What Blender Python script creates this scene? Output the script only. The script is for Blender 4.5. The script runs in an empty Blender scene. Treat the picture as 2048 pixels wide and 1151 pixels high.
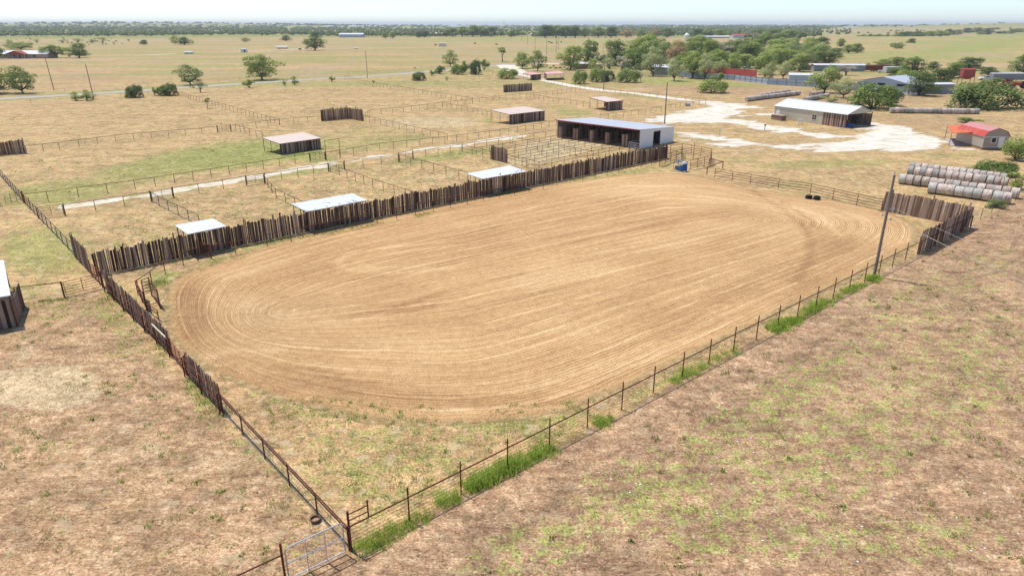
import bpy, bmesh, math, random
import numpy as np
from mathutils import Vector, noise as mnoise
random.seed(7); RNG = np.random.default_rng(11)
R = math.radians
scn = bpy.context.scene
COL = scn.collection

# ---------------------------------------------------------------- camera
F = 1365.0; CX = 1024.0; CY = 575.5; CAMH = 22.0
PITCH = math.atan((CY - 48) / F)
cam = bpy.data.cameras.new('camera'); camo = bpy.data.objects.new('camera', cam); COL.objects.link(camo)
camo.location = (0, 0, CAMH); camo.rotation_euler = (math.pi/2 - PITCH, 0, 0)
cam.sensor_width = 36; cam.lens = 36 * F / 2048; cam.clip_start = 0.5; cam.clip_end = 60000
scn.camera = camo
scn.render.resolution_x = 1024; scn.render.resolution_y = 575

def G(x, y, z=0.0):
    """ground (or height z) point that the photo shows at x, y"""
    u = (x - CX) / F; v = (CY - y) / F
    dy = math.cos(PITCH) + v * math.sin(PITCH); dz = -math.sin(PITCH) + v * math.cos(PITCH)
    t = (z - CAMH) / dz
    return Vector((u * t, dy * t, z))
def W(X, Y, Z=0.0):
    d = Y * math.cos(PITCH) - (Z - CAMH) * math.sin(PITCH)
    v = Y * math.sin(PITCH) + (Z - CAMH) * math.cos(PITCH)
    return CX + F * X / d, CY - F * v / d
def hgt(bx, by, ty):
    """height of an upright thing whose foot shows at bx, by and top at ty"""
    b = G(bx, by); lo, hi = 0.0, 60.0
    for _ in range(40):
        m = (lo + hi) / 2
        if W(b.x, b.y, m)[1] > ty: lo = m
        else: hi = m
    return lo

# ---------------------------------------------------------------- world, sun, exposure
SUN_TRAVEL = Vector((0.808, -0.589, 0)).normalized(); SUN_EL = R(66)
SUN_AZ = math.atan2(-SUN_TRAVEL.x, -SUN_TRAVEL.y)          # clockwise from +Y
w = bpy.data.worlds.new('World'); scn.world = w; w.use_nodes = True
nt = w.node_tree; nt.nodes.clear()
sky = nt.nodes.new('ShaderNodeTexSky'); sky.sky_type = 'NISHITA'; sky.sun_disc = False
sky.sun_elevation = SUN_EL; sky.sun_rotation = SUN_AZ; sky.altitude = 0
sky.air_density = 0.65; sky.dust_density = 0.55; sky.ozone_density = 2.6
bg = nt.nodes.new('ShaderNodeBackground'); bg.inputs[1].default_value = 0.13
wo = nt.nodes.new('ShaderNodeOutputWorld')
nt.links.new(sky.outputs[0], bg.inputs[0]); nt.links.new(bg.outputs[0], wo.inputs[0])
sl = bpy.data.lights.new('sun', 'SUN'); sl.energy = 3.0; sl.angle = R(0.5); sl.color = (1.0, 0.955, 0.88)
so = bpy.data.objects.new('sun', sl); COL.objects.link(so)
dirv = Vector((SUN_TRAVEL.x * math.cos(SUN_EL), SUN_TRAVEL.y * math.cos(SUN_EL), -math.sin(SUN_EL)))
so.rotation_euler = dirv.to_track_quat('-Z', 'Y').to_euler(); so.location = (0, 0, 60)
scn.view_settings.view_transform = 'Standard'; scn.view_settings.look = 'None'
scn.view_settings.exposure = 0.70; scn.view_settings.gamma = 1.0

# ---------------------------------------------------------------- material helpers
class NT:
    def __init__(s, name):
        s.m = bpy.data.materials.new(name); s.m.use_nodes = True
        s.t = s.m.node_tree; s.t.nodes.clear()
        s.out = s.t.nodes.new('ShaderNodeOutputMaterial'); s.b = s.t.nodes.new('ShaderNodeBsdfPrincipled')
        s.t.links.new(s.b.outputs[0], s.out.inputs[0])
        s.b.inputs['Specular IOR Level'].default_value = 0.2
    def n(s, typ, **k):
        d = s.t.nodes.new('ShaderNode' + typ)
        for a, v in k.items(): setattr(d, a, v)
        return d
    def set(s, sock, v):
        if isinstance(v, bpy.types.NodeSocket): s.t.links.new(v, sock)
        elif isinstance(v, (tuple, list)) and len(v) == 3 and sock.type == 'RGBA': sock.default_value = (*v, 1)
        else: sock.default_value = v
    def pos(s): return s.n('NewGeometry').outputs['Position']
    def obj(s): return s.n('TexCoord').outputs['Object']
    def attr(s, name, out='Fac'): 
        a = s.n('Attribute', attribute_name=name); return a.outputs[out]
    def scale(s, v, sc, rz=0.0):
        m = s.n('Mapping'); s.set(m.inputs[0], v); m.inputs['Scale'].default_value = sc; m.inputs['Rotation'].default_value = (0, 0, rz); return m.outputs[0]
    def noise(s, v, sc, det=4, rough=0.55, dist=0.0):
        d = s.n('TexNoise'); s.set(d.inputs['Vector'], v); d.inputs['Scale'].default_value = sc
        d.inputs['Detail'].default_value = det; d.inputs['Roughness'].default_value = rough; d.inputs['Distortion'].default_value = dist
        return d.outputs['Fac']
    def math(s, op, a, b=0.0, c=None, clamp=False):
        d = s.n('Math', operation=op, use_clamp=clamp); s.set(d.inputs[0], a); s.set(d.inputs[1], b)
        if c is not None: s.set(d.inputs[2], c)
        return d.outputs[0]
    def ss(s, v, lo, hi, a=0.0, b=1.0):
        d = s.n('MapRange', interpolation_type='SMOOTHSTEP'); s.set(d.inputs[0], v)
        for i, q in enumerate((lo, hi, a, b)): s.set(d.inputs[1 + i], q)
        return d.outputs[0]
    def mix(s, f, a, b, mode='MIX'):
        d = s.n('Mix', data_type='RGBA', blend_type=mode); s.set(d.inputs[0], f); s.set(d.inputs[6], a); s.set(d.inputs[7], b)
        return d.outputs[2]
    def ramp(s, f, stops):
        d = s.n('ValToRGB'); s.set(d.inputs[0], f); e = d.color_ramp.elements
        while len(e) < len(stops): e.new(0.5)
        for q, (p, c) in zip(e, stops): q.position = p; q.color = (*c, 1)
        return d.outputs[0]
    def sep(s, v):
        d = s.n('SeparateXYZ'); s.set(d.inputs[0], v); return d.outputs
    def comb(s, x, y, z):
        d = s.n('CombineXYZ'); s.set(d.inputs[0], x); s.set(d.inputs[1], y); s.set(d.inputs[2], z); return d.outputs[0]
    def mulc(s, col, f):
        d = s.n('VectorMath', operation='SCALE'); s.set(d.inputs[0], col); s.set(d.inputs[3], f); return d.outputs[0]
    def bump(s, h, st, dist):
        d = s.n('Bump'); d.inputs['Strength'].default_value = st; d.inputs['Distance'].default_value = dist
        s.set(d.inputs['Height'], h); s.t.links.new(d.outputs[0], s.b.inputs['Normal'])
    def fin(s, col, rough=0.9, metal=0.0):
        s.set(s.b.inputs['Base Color'], col); s.set(s.b.inputs['Roughness'], rough); s.b.inputs['Metallic'].default_value = metal
        return s.m

def plain(name, col, rough=0.6, metal=0.0, var=0.15, sc=3.0, bump=0.0):
    m = NT(name); p = m.obj(); f = m.noise(p, sc, 5, 0.65)
    c = m.mix(f, tuple(x * (1 - var) for x in col), tuple(min(1, x * (1 + var)) for x in col))
    if bump: m.bump(f, bump, 0.05)
    return m.fin(c, rough, metal)

M = {}
# pasture ground: straw, pinkish soil, green growth, pale sand; zones come from the mask attribute
def ground_material():
    m = NT('pasture_ground'); p = m.pos(); mk = m.attr('mask', 'Color'); sp = m.n('SeparateColor'); m.set(sp.inputs[0], mk)
    gR, gG, gB = sp.outputs; gA = m.attr('mask', 'Alpha')
    n0 = m.noise(p, 0.012, 3); n1 = m.noise(p, 0.07, 4, 0.6); n2 = m.noise(p, 0.45, 5, 0.6, 0.4)
    n3 = m.noise(p, 1.9, 6, 0.68, 0.6); n4 = m.noise(p, 7.5, 2, 0.6)
    nm = m.noise(p, 1.5, 4, 0.6, 0.6)
    st = m.noise(m.scale(p, (0.022, 0.2, 1), R(-8)), 1.0, 6, 0.62, 0.5)       # long mowing streaks
    s2 = m.noise(m.scale(p, (0.35, 1.5, 1), R(-40)), 1.0, 5, 0.65, 0.8)       # matted growth, short streaks
    bl = m.noise(m.scale(p, (2.4, 9.0, 1), R(35)), 1.0, 5, 0.75, 1.2)         # straw lying about
    k = m.math('ADD', m.math('MULTIPLY', n3, 0.34), m.math('ADD', m.math('MULTIPLY', bl, 0.40), m.math('MULTIPLY', s2, 0.26)))
    straw = m.ramp(k, [(0.385, (0.179, 0.107, 0.048)), (0.455, (0.329, 0.204, 0.092)), (0.53, (0.484, 0.316, 0.152)), (0.62, (0.670, 0.468, 0.247))])
    soil = m.ramp(k, [(0.385, (0.153, 0.082, 0.045)), (0.455, (0.288, 0.167, 0.092)), (0.53, (0.429, 0.267, 0.151)), (0.62, (0.678, 0.506, 0.316))])
    sand = m.ramp(n3, [(0.4, (0.42, 0.30, 0.16)), (0.6, (0.62, 0.475, 0.29))])
    straw = m.mix(m.ss(st, 0.38, 0.62), straw, m.mulc(straw, 1.2))
    straw = m.mix(m.ss(n1, 0.48, 0.66, 0, 0.55), straw, m.mix(0.5, straw, (0.23, 0.135, 0.072)))
    soil = m.mix(m.ss(n2, 0.42, 0.6), m.mulc(soil, 0.86), m.mulc(soil, 1.12))
    c = m.mix(m.ss(m.math('ADD', gG, m.math('MULTIPLY', m.math('SUBTRACT', n2, 0.5), 0.9)), 0.12, 0.88), straw, soil)
    c = m.mix(m.ss(m.math('ADD', gB, m.math('MULTIPLY', m.math('SUBTRACT', n2, 0.5), 1.6)), 0.35, 0.75), c, sand)
    # reddish dry weeds
    c = m.mix(m.ss(m.math('ADD', m.math('MULTIPLY', n2, 0.6), m.math('MULTIPLY', n1, 0.4)), 0.53, 0.62, 0, 0.35), c, m.ramp(k, [(0.40, (0.11, 0.065, 0.034)), (0.60, (0.31, 0.195, 0.10))]))
    # two old wheel tracks across the brown field
    px_, py_, pz_ = m.sep(p); qq = m.math('ADD', m.math('SUBTRACT', m.math('MULTIPLY', px_, 0.655), m.math('MULTIPLY', py_, 0.755)), m.math('MULTIPLY', m.noise(p, 0.05, 2), 9.0))
    rut = 0.0
    for q0 in (-14.2, -12.6, -6.2, -4.6):
        r_ = m.ss(m.math('ABSOLUTE', m.math('SUBTRACT', qq, q0)), 0.12, 0.42, 1.0, 0.0); rut = r_ if rut == 0.0 else m.math('MAXIMUM', rut, r_)
    c = m.mix(m.math('MULTIPLY', m.math('MULTIPLY', rut, m.ss(gG, 0.8, 0.95)), m.ss(n1, 0.35, 0.6, 0.15, 0.6)), c, m.mulc(c, 0.62))
    # green growth
    far = m.ss(m.sep(p)[1], 200, 400)
    nz = m.math('ADD', m.math('MULTIPLY', n2, 0.18), m.math('ADD', m.math('MULTIPLY', nm, 0.38), m.math('ADD', m.math('MULTIPLY', s2, 0.12), m.math('MULTIPLY', n3, 0.32))))
    f2 = m.noise(m.scale(p, (0.006, 0.035, 1), R(6)), 1.0, 6, 0.65, 0.8); f3 = m.noise(m.scale(p, (0.02, 0.006, 1), R(12)), 1.0, 6, 0.7, 0.5)
    fs = m.math('ADD', m.math('MULTIPLY', m.math('SUBTRACT', st, 0.5), 1.0), m.math('MULTIPLY', m.math('SUBTRACT', f2, 0.47), 2.2))
    nz = m.math('ADD', m.math('MULTIPLY', m.math('SUBTRACT', nz, 0.5), 2.4), m.math('MULTIPLY', fs, m.math('MULTIPLY', far, 1.7)))
    g = m.ss(m.math('ADD', nz, m.math('MULTIPLY', m.math('SUBTRACT', gR, 0.5), 0.60)), -0.02, 0.13)
    grn = m.ramp(m.math('ADD', m.math('MULTIPLY', n4, 0.4), m.math('ADD', m.math('MULTIPLY', nm, 0.3), m.math('MULTIPLY', bl, 0.3))), [(0.38, (0.085, 0.106, 0.023)), (0.48, (0.213, 0.225, 0.056)), (0.60, (0.392, 0.355, 0.106))])
    grn = m.mix(gA, grn, m.ramp(m.math('ADD', m.math('MULTIPLY', n4, 0.5), m.math('MULTIPLY', n3, 0.5)), [(0.38, (0.15, 0.185, 0.030)), (0.62, (0.34, 0.39, 0.09))]))
    c = m.mix(m.math('MULTIPLY', g, m.math('ADD', m.math('SUBTRACT', 0.80, m.math('MULTIPLY', gA, 0.12)), m.ss(gR, 0.85, 1.1, 0.0, 0.2))), c, grn)
    c = m.mix(m.math('MULTIPLY', m.ss(f3, 0.5, 0.62, 0, 0.7), m.math('MULTIPLY', far, m.ss(gR, 0.9, 1.1, 1.0, 0.0))), c, m.ramp(k, [(0.40, (0.25, 0.165, 0.095)), (0.60, (0.50, 0.37, 0.22))]))
    # dark weed crumbs and pale straw flecks
    v = m.noise(p, 3.4, 3, 0.6, 0.5); c = m.mix(m.ss(v, 0.60, 0.66, 0, 0.6), c, (0.065, 0.062, 0.022))
    v2 = m.noise(m.scale(p, (5, 8, 1), R(20)), 1.0, 2, 0.5); c = m.mix(m.ss(v2, 0.63, 0.68, 0, 0.6), c, (0.60, 0.49, 0.33))
    c = m.mulc(c, m.ss(n4, 0.3, 0.7, 0.74, 1.26))
    c = m.mulc(c, m.ss(m.noise(p, 0.33, 6, 0.72), 0.36, 0.64, 0.82, 1.18))
    pa = m.math('SUBTRACT', 1.0, m.math('MULTIPLY', gG, 0.6))
    v3 = m.noise(p, 1.15, 3, 0.55, 0.3); c = m.mix(m.math('MULTIPLY', m.ss(v3, 0.55, 0.66, 0, 0.62), pa), c, m.mix(m.ss(n4, 0.4, 0.6), (0.115, 0.105, 0.045), (0.20, 0.165, 0.08)))
    v4 = m.noise(m.scale(p, (1, 1, 1), 1.0), 0.95, 3, 0.55, 0.3); c = m.mix(m.math('MULTIPLY', m.ss(v4, 0.56, 0.68, 0, 0.6), pa), c, (0.52, 0.41, 0.25))
    m.bump(m.math('ADD', n3, m.math('MULTIPLY', n4, 0.6)), 0.55, 0.16)
    return m.fin(c, 0.95)
M['ground'] = ground_material()

def arena_material():
    m = NT('raked_arena_dirt'); p = m.pos(); u = m.attr('furrow'); mk = m.attr('amask', 'Color'); sp = m.n('SeparateColor'); m.set(sp.inputs[0], mk)
    aL, aD, aE = sp.outputs; aT = m.attr('amask', 'Alpha')
    wob = m.noise(p, 0.16, 4, 0.6); uu = m.math('ADD', u, m.math('MULTIPLY', wob, 1.0))
    x, y, z = m.sep(p)
    vA = m.comb(m.math('MULTIPLY', uu, 0.62), m.math('MULTIPLY', x, 0.022), m.math('MULTIPLY', y, 0.022)); sA = m.noise(vA, 1.0, 2, 0.5)
    vB = m.comb(m.math('MULTIPLY', uu, 2.1), m.math('MULTIPLY', x, 0.05), m.math('MULTIPLY', y, 0.05)); sB = m.noise(vB, 1.0, 3, 0.6)
    vC = m.comb(m.math('MULTIPLY', uu, 7.0), m.math('MULTIPLY', x, 0.16), m.math('MULTIPLY', y, 0.16)); sC = m.noise(vC, 1.0, 3, 0.6)
    n2 = m.noise(p, 0.12, 4, 0.6); n3 = m.noise(p, 1.6, 5, 0.7); n4 = m.noise(p, 9, 2, 0.6)
    # light ridges where passes of the drag meet, about 2 m apart
    per = m.math('PINGPONG', m.math('ADD', uu, m.math('MULTIPLY', sA, 0.9)), 0.98)
    ridge = m.math('MULTIPLY', m.ss(per, 0.0, 0.24, 1.0, 0.0), m.math('MULTIPLY', m.ss(sB, 0.36, 0.62), m.ss(m.noise(p, 0.3, 4, 0.6), 0.36, 0.56)))
    k = m.math('ADD', m.math('MULTIPLY', sB, 0.24), m.math('ADD', m.math('MULTIPLY', sC, 0.26), m.math('ADD', m.math('MULTIPLY', n3, 0.30), m.math('MULTIPLY', n2, 0.18))))
    groove = m.ss(m.math('PINGPONG', uu, 0.19), 0.02, 0.17); gk = m.ss(m.noise(p, 0.13, 3, 0.6), 0.40, 0.60)
    k = m.math('ADD', k, m.math('MULTIPLY', ridge, 0.15)); k = m.math('ADD', k, m.math('MULTIPLY', m.math('SUBTRACT', groove, 0.5), m.math('MULTIPLY', gk, 0.085)))
    k = m.math('ADD', k, m.math('MULTIPLY', m.math('SUBTRACT', aL, aD), 0.085))
    k = m.math('ADD', k, m.math('MULTIPLY', m.math('SUBTRACT', aT, 0.5), 0.20))
    c = m.ramp(k, [(0.34, (0.304, 0.165, 0.074)), (0.45, (0.451, 0.266, 0.118)), (0.54, (0.566, 0.355, 0.164)), (0.64, (0.693, 0.474, 0.251)), (0.80, (0.735, 0.536, 0.307))])
    c = m.mulc(c, m.ss(n4, 0.3, 0.7, 0.80, 1.18))
    cl = m.noise(p, 5.5, 2, 0.5); c = m.mix(m.ss(cl, 0.67, 0.71, 0, 0.35), c, (0.124, 0.071, 0.037))
    bl = m.noise(m.scale(p, (3.2, 14.0, 1), R(35)), 1.0, 5, 0.75, 1.2)
    edge = m.ss(m.math('ADD', aE, m.math('ADD', m.math('MULTIPLY', m.math('SUBTRACT', n3, 0.5), 0.9), m.math('MULTIPLY', m.math('SUBTRACT', n2, 0.5), 1.0))), 0.45, 0.85)
    gr = m.ramp(m.math('ADD', m.math('MULTIPLY', n3, 0.5), m.math('MULTIPLY', bl, 0.5)), [(0.385, (0.150, 0.096, 0.042)), (0.455, (0.29, 0.183, 0.080)), (0.53, (0.405, 0.283, 0.135)), (0.62, (0.56, 0.42, 0.22))])
    gr = m.mix(m.ss(m.noise(p, 0.9, 5, 0.7), 0.52, 0.62, 0, 0.7), gr, (0.124, 0.133, 0.043))
    c = m.mix(edge, c, gr)
    m.bump(m.math('ADD', m.math('ADD', m.math('MULTIPLY', groove, 0.35), sC), m.math('MULTIPLY', n4, 0.7)), 0.8, 0.16)
    return m.fin(c, 0.95)
M['arena'] = arena_material()

def gravel_material():
    m = NT('white_caliche_gravel'); p = m.pos(); n2 = m.noise(p, 0.35, 5, 0.65, 0.5); n4 = m.noise(p, 7, 6, 0.75); n1 = m.noise(p, 0.06, 3)
    e = m.attr('edge'); s1 = m.noise(m.scale(p, (0.16, 0.75, 1), R(-42)), 1.0, 6, 0.7, 0.6); n3 = m.noise(p, 1.9, 6, 0.68, 0.6)
    c = m.ramp(m.math('ADD', m.math('MULTIPLY', n2, 0.6), m.math('MULTIPLY', n4, 0.4)), [(0.34, (0.36, 0.29, 0.195)), (0.43, (0.54, 0.475, 0.37)), (0.54, (0.68, 0.62, 0.52))])
    c = m.mix(m.ss(n1, 0.52, 0.68, 0, 0.4), c, (0.47, 0.39, 0.28))
    gr = m.ramp(n3, [(0.40, (0.17, 0.115, 0.055)), (0.50, (0.34, 0.235, 0.12)), (0.62, (0.55, 0.42, 0.24))])
    f = m.math('ADD', m.math('MULTIPLY', m.math('SUBTRACT', e, 0.25), 0.62), m.math('ADD', m.math('MULTIPLY', m.math('SUBTRACT', s1, 0.5), 1.7), m.math('MULTIPLY', m.math('SUBTRACT', n3, 0.5), 0.9)))
    c = m.mix(m.ss(f, 0.16, 0.46), c, gr)
    m.bump(n4, 0.3, 0.05); return m.fin(c, 0.95)
M['gravel'] = gravel_material()
def track_material():
    m = NT('worn_pale_track'); p = m.pos(); n2 = m.noise(p, 0.5, 5, 0.65); n4 = m.noise(p, 7, 6, 0.75)
    c = m.ramp(m.math('ADD', m.math('MULTIPLY', n2, 0.5), m.math('MULTIPLY', n4, 0.5)), [(0.40, (0.36, 0.27, 0.16)), (0.47, (0.54, 0.46, 0.33)), (0.56, (0.66, 0.60, 0.48))])
    m.bump(n4, 0.3, 0.05); return m.fin(c, 0.95)
M['track'] = track_material()
def road_material():
    m = NT('sun_bleached_asphalt'); p = m.pos(); n2 = m.noise(p, 0.2, 4, 0.6); n4 = m.noise(p, 6, 6, 0.75)
    c = m.mix(n2, (0.33, 0.295, 0.25), (0.42, 0.375, 0.32)); c = m.mulc(c, m.ss(n4, 0.2, 0.8, 0.85, 1.15)); return m.fin(c, 0.85)
M['road'] = road_material()

def wood_material(name, lo, mid, hi, sat=1.0):
    m = NT(name); p = m.obj(); t = m.attr('tone'); g = m.noise(m.scale(p, (9, 9, 0.9)), 1.6, 5, 0.7); b = m.noise(p, 0.8, 3)
    k = m.math('ADD', m.math('MULTIPLY', t, 0.74), m.math('ADD', m.math('MULTIPLY', g, 0.22), m.math('MULTIPLY', b, 0.10)))
    c = m.ramp(k, [(0.12, lo), (0.45, mid), (0.78, hi), (0.98, tuple(min(1, x * 1.45) for x in hi))])
    m.bump(g, 0.4, 0.03); return m.fin(c, 0.9)
M['plank'] = wood_material('weathered_slab_planks', (0.028, 0.015, 0.010), (0.14, 0.082, 0.056), (0.32, 0.23, 0.18))
M['plank_red'] = wood_material('weathered_brown_planks', (0.065, 0.033, 0.022), (0.215, 0.130, 0.092), (0.39, 0.285, 0.22))
M['pole'] = wood_material('grey_utility_pole_wood', (0.08, 0.065, 0.05), (0.20, 0.165, 0.135), (0.30, 0.26, 0.22))
M['bark'] = wood_material('tree_bark', (0.03, 0.022, 0.016), (0.085, 0.065, 0.048), (0.16, 0.13, 0.10))
M['rust'] = plain('rusty_pipe', (0.13, 0.043, 0.026), 0.75, 0.2, 0.45, 6)
M['rustdark'] = plain('dark_rusty_pipe', (0.125, 0.075, 0.055), 0.8, 0.1, 0.4, 4)
M['rustred'] = plain('red_oxide_pipe', (0.22, 0.055, 0.033), 0.7, 0.1, 0.3, 5)
M['galv'] = plain('galvanised_tube', (0.50, 0.52, 0.54), 0.4, 0.6, 0.15, 9)
M['netwire'] = plain('net_wire', (0.28, 0.29, 0.30), 0.5, 0.5, 0.2, 5)
M['cable'] = plain('pale_cable', (0.36, 0.32, 0.29), 0.6, 0.0, 0.1)
M['cream'] = plain('cream_painted_board', (0.78, 0.70, 0.52), 0.7, 0.0, 0.08)
M['black'] = plain('black_rubber', (0.018, 0.018, 0.02), 0.85, 0.0, 0.3)
M['dark'] = plain('dark_glass', (0.03, 0.035, 0.04), 0.2, 0.0, 0.1)
M['whitep'] = plain('white_paint', (0.74, 0.74, 0.72), 0.55, 0.0, 0.06)
M['concrete'] = plain('concrete', (0.36, 0.34, 0.31), 0.9, 0.0, 0.18, 1.5)
M['dirt'] = plain('stall_dirt', (0.36, 0.225, 0.13), 0.95, 0.0, 0.3, 1.2, 0.4)
M['blue'] = plain('blue_plastic', (0.025, 0.09, 0.26), 0.5, 0.0, 0.25)
M['cow'] = plain('black_cattle_hide', (0.022, 0.02, 0.02), 0.8)
M['cowbrown'] = plain('brown_cattle_hide', (0.17, 0.07, 0.03), 0.8)
M['yellow'] = plain('yellow_sign_paint', (0.75, 0.55, 0.03), 0.5)
M['redpaint'] = plain('faded_red_paint', (0.42, 0.06, 0.045), 0.6, 0.0, 0.25, 1.2)
M['brick'] = plain('tan_brick', (0.42, 0.29, 0.20), 0.9, 0.0, 0.2, 2)
M['redwood'] = plain('red_brown_gable', (0.33, 0.085, 0.045), 0.8)

def metal_sheet(name, col, col2, rib=5.0, axis=0, stain=None, rough=0.45, metal=0.0, ribst=0.5, thr=(0.6, 0.75)):
    """ribbed sheet metal: ribs run along the other local axis, panels vary, stains keep their own shape"""
    m = NT(name); p = m.obj(); s = m.sep(p); t = m.attr('rib')
    r = m.math('PINGPONG', m.math('MULTIPLY', t, rib), 0.5); pan = m.noise(m.comb(m.math('FLOOR', m.math('MULTIPLY', t, 1.1)), 0.0, 0.0), 3.3, 0)
    n1 = m.noise(p, 0.5, 4, 0.6); n2 = m.noise(m.comb(m.math('MULTIPLY', t, 2.4), m.math('MULTIPLY', s[2], 0.5), m.math('MULTIPLY', n1, 1.5)), 1.0, 4, 0.6)
    c = m.mix(m.math('ADD', m.math('MULTIPLY', n1, 0.5), m.math('MULTIPLY', pan, 0.5)), col, col2)
    c = m.mulc(c, m.ss(r, 0.0, 0.10, 1.0 - 0.3 * ribst, 1.0))
    if stain: c = m.mix(m.ss(m.math('ADD', m.math('MULTIPLY', n2, 0.6), m.math('MULTIPLY', n1, 0.4)), thr[0], thr[1], 0, 0.85), c, stain)
    m.bump(m.ss(r, 0.0, 0.12), ribst, 0.03); return m.fin(c, rough, metal)
M['roofwhite'] = metal_sheet('white_sheet_roof', (0.58, 0.60, 0.62), (0.66, 0.67, 0.68), 1.1, stain=(0.46, 0.44, 0.42), thr=(0.60, 0.75), ribst=0.6)
M['roofstain'] = metal_sheet('stained_white_sheet_roof', (0.56, 0.58, 0.60), (0.66, 0.66, 0.66), 1.1, stain=(0.27, 0.27, 0.30), thr=(0.52, 0.62), ribst=0.6)
M['rooftan'] = metal_sheet('faded_tan_sheet_roof', (0.58, 0.45, 0.35), (0.68, 0.56, 0.46), 1.1, stain=(0.50, 0.29, 0.24), thr=(0.53, 0.72), ribst=0.3)
M['roofgalv'] = metal_sheet('galvanised_sheet_roof', (0.42, 0.445, 0.475), (0.52, 0.54, 0.565), 1.1, rough=0.5, metal=0.15, ribst=0.4)
M['rooflight'] = metal_sheet('light_grey_sheet_roof', (0.54, 0.55, 0.56), (0.64, 0.64, 0.65), 1.1, stain=(0.50, 0.46, 0.43), rough=0.5, ribst=0.5)
M['wallwhite'] = metal_sheet('white_sheet_wall', (0.72, 0.73, 0.72), (0.76, 0.76, 0.75), 3.3, ribst=0.25)
M['wallgrey'] = metal_sheet('dull_grey_sheet_wall', (0.24, 0.25, 0.27), (0.32, 0.33, 0.35), 3.3, ribst=0.7)
M['walltan'] = metal_sheet('tan_sheet_wall', (0.50, 0.445, 0.33), (0.55, 0.485, 0.36), 3.3, ribst=0.3)
M['walltaupe'] = metal_sheet('taupe_panel_siding', (0.36, 0.30, 0.245), (0.40, 0.335, 0.275), 3.3, ribst=0.4)
M['roofred'] = metal_sheet('red_sheet_roof', (0.42, 0.055, 0.035), (0.50, 0.09, 0.06), 3.0, stain=(0.50, 0.22, 0.20), thr=(0.5, 0.7), ribst=0.3)
M['roofredpale'] = metal_sheet('pale_red_sheet_roof', (0.46, 0.17, 0.16), (0.56, 0.27, 0.25), 3.0, ribst=0.3)
M['rooforange'] = metal_sheet('orange_red_awning_sheet', (0.56, 0.115, 0.028), (0.68, 0.165, 0.045), 3.0, ribst=0.35)
M['roofpink'] = metal_sheet('pinkish_sheet_roof', (0.62, 0.30, 0.27), (0.72, 0.42, 0.38), 1.5, ribst=0.3)
M['bluemetal'] = metal_sheet('blue_grey_sheet_metal', (0.33, 0.42, 0.50), (0.50, 0.57, 0.63), 3.3, stain=(0.26, 0.30, 0.34), rough=0.5, metal=0.1, ribst=0.6)
M['redwall'] = metal_sheet('red_sheet_panels', (0.40, 0.065, 0.05), (0.50, 0.11, 0.085), 1.5, stain=(0.30, 0.12, 0.10), ribst=0.6)

def bale_material():
    m = NT('net_wrapped_hay'); p = m.obj(); rnd = m.n('ObjectInfo').outputs['Random']; s = m.sep(p)
    st = m.noise(m.comb(m.math('MULTIPLY', s[0], 9.0), m.math('MULTIPLY', s[1], 0.8), m.math('ADD', m.math('MULTIPLY', s[2], 0.8), m.math('MULTIPLY', rnd, 40.0))), 1.2, 5, 0.7)
    n = m.noise(m.n('NewGeometry').outputs['Position'], 2.2, 5, 0.65)
    c = m.ramp(m.math('ADD', m.math('MULTIPLY', st, 0.6), m.math('MULTIPLY', n, 0.4)), [(0.28, (0.201, 0.149, 0.117)), (0.45, (0.427, 0.343, 0.284)), (0.60, (0.640, 0.543, 0.466)), (0.78, (0.800, 0.742, 0.664))])
    c = m.mix(m.ss(rnd, 0.80, 0.82, 0, 0.35), c, (0.316, 0.404, 0.378))
    c = m.mix(m.ss(m.noise(m.n('NewGeometry').outputs['Position'], 0.9, 4), 0.60, 0.70, 0, 0.5), c, (0.264, 0.176, 0.105))
    c = m.mulc(c, m.ss(m.math('FRACT', m.math('MULTIPLY', rnd, 7.31)), 0.0, 1.0, 0.72, 1.12))
    m.bump(st, 0.5, 0.05); return m.fin(c, 0.9)
M['bale'] = bale_material()

def leaf_material(name, a, b, c_, trans=0.3):
    m = NT(name); t = m.attr('tone'); rnd = m.n('ObjectInfo').outputs['Random']; n = m.noise(m.obj(), 0.55, 3, 0.6)
    k = m.math('ADD', m.math('MULTIPLY', t, 0.5), m.math('ADD', m.math('MULTIPLY', n, 0.30), m.math('MULTIPLY', rnd, 0.34)))
    c = m.ramp(k, [(0.22, a), (0.5, b), (0.82, c_)])
    m.set(m.b.inputs['Base Color'], c); m.b.inputs['Roughness'].default_value = 0.6
    tr = m.n('BsdfTranslucent'); m.set(tr.inputs[0], m.mulc(c, 1.1)); mx = m.n('MixShader'); mx.inputs[0].default_value = trans
    m.t.links.new(m.b.outputs[0], mx.inputs[1]); m.t.links.new(tr.outputs[0], mx.inputs[2]); m.t.links.new(mx.outputs[0], m.out.inputs[0])
    return m.m
M['leaf'] = leaf_material('green_leaves', (0.103, 0.152, 0.038), (0.208, 0.284, 0.066), (0.435, 0.480, 0.131))
M['leafpale'] = leaf_material('pale_green_leaves', (0.156, 0.195, 0.078), (0.322, 0.362, 0.148), (0.561, 0.567, 0.260))
M['leafdark'] = leaf_material('dark_juniper_leaves', (0.045, 0.078, 0.023), (0.112, 0.164, 0.043), (0.239, 0.289, 0.080))
M['leafyellow'] = leaf_material('yellow_green_leaves', (0.145, 0.189, 0.043), (0.304, 0.362, 0.087), (0.551, 0.551, 0.203))
M['leafgrey'] = leaf_material('grey_dry_twigs', (0.208, 0.181, 0.131), (0.377, 0.344, 0.244), (0.566, 0.508, 0.383))
M['leafbrown'] = leaf_material('browning_leaves', (0.208, 0.109, 0.061), (0.377, 0.236, 0.122), (0.528, 0.399, 0.192))
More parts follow.
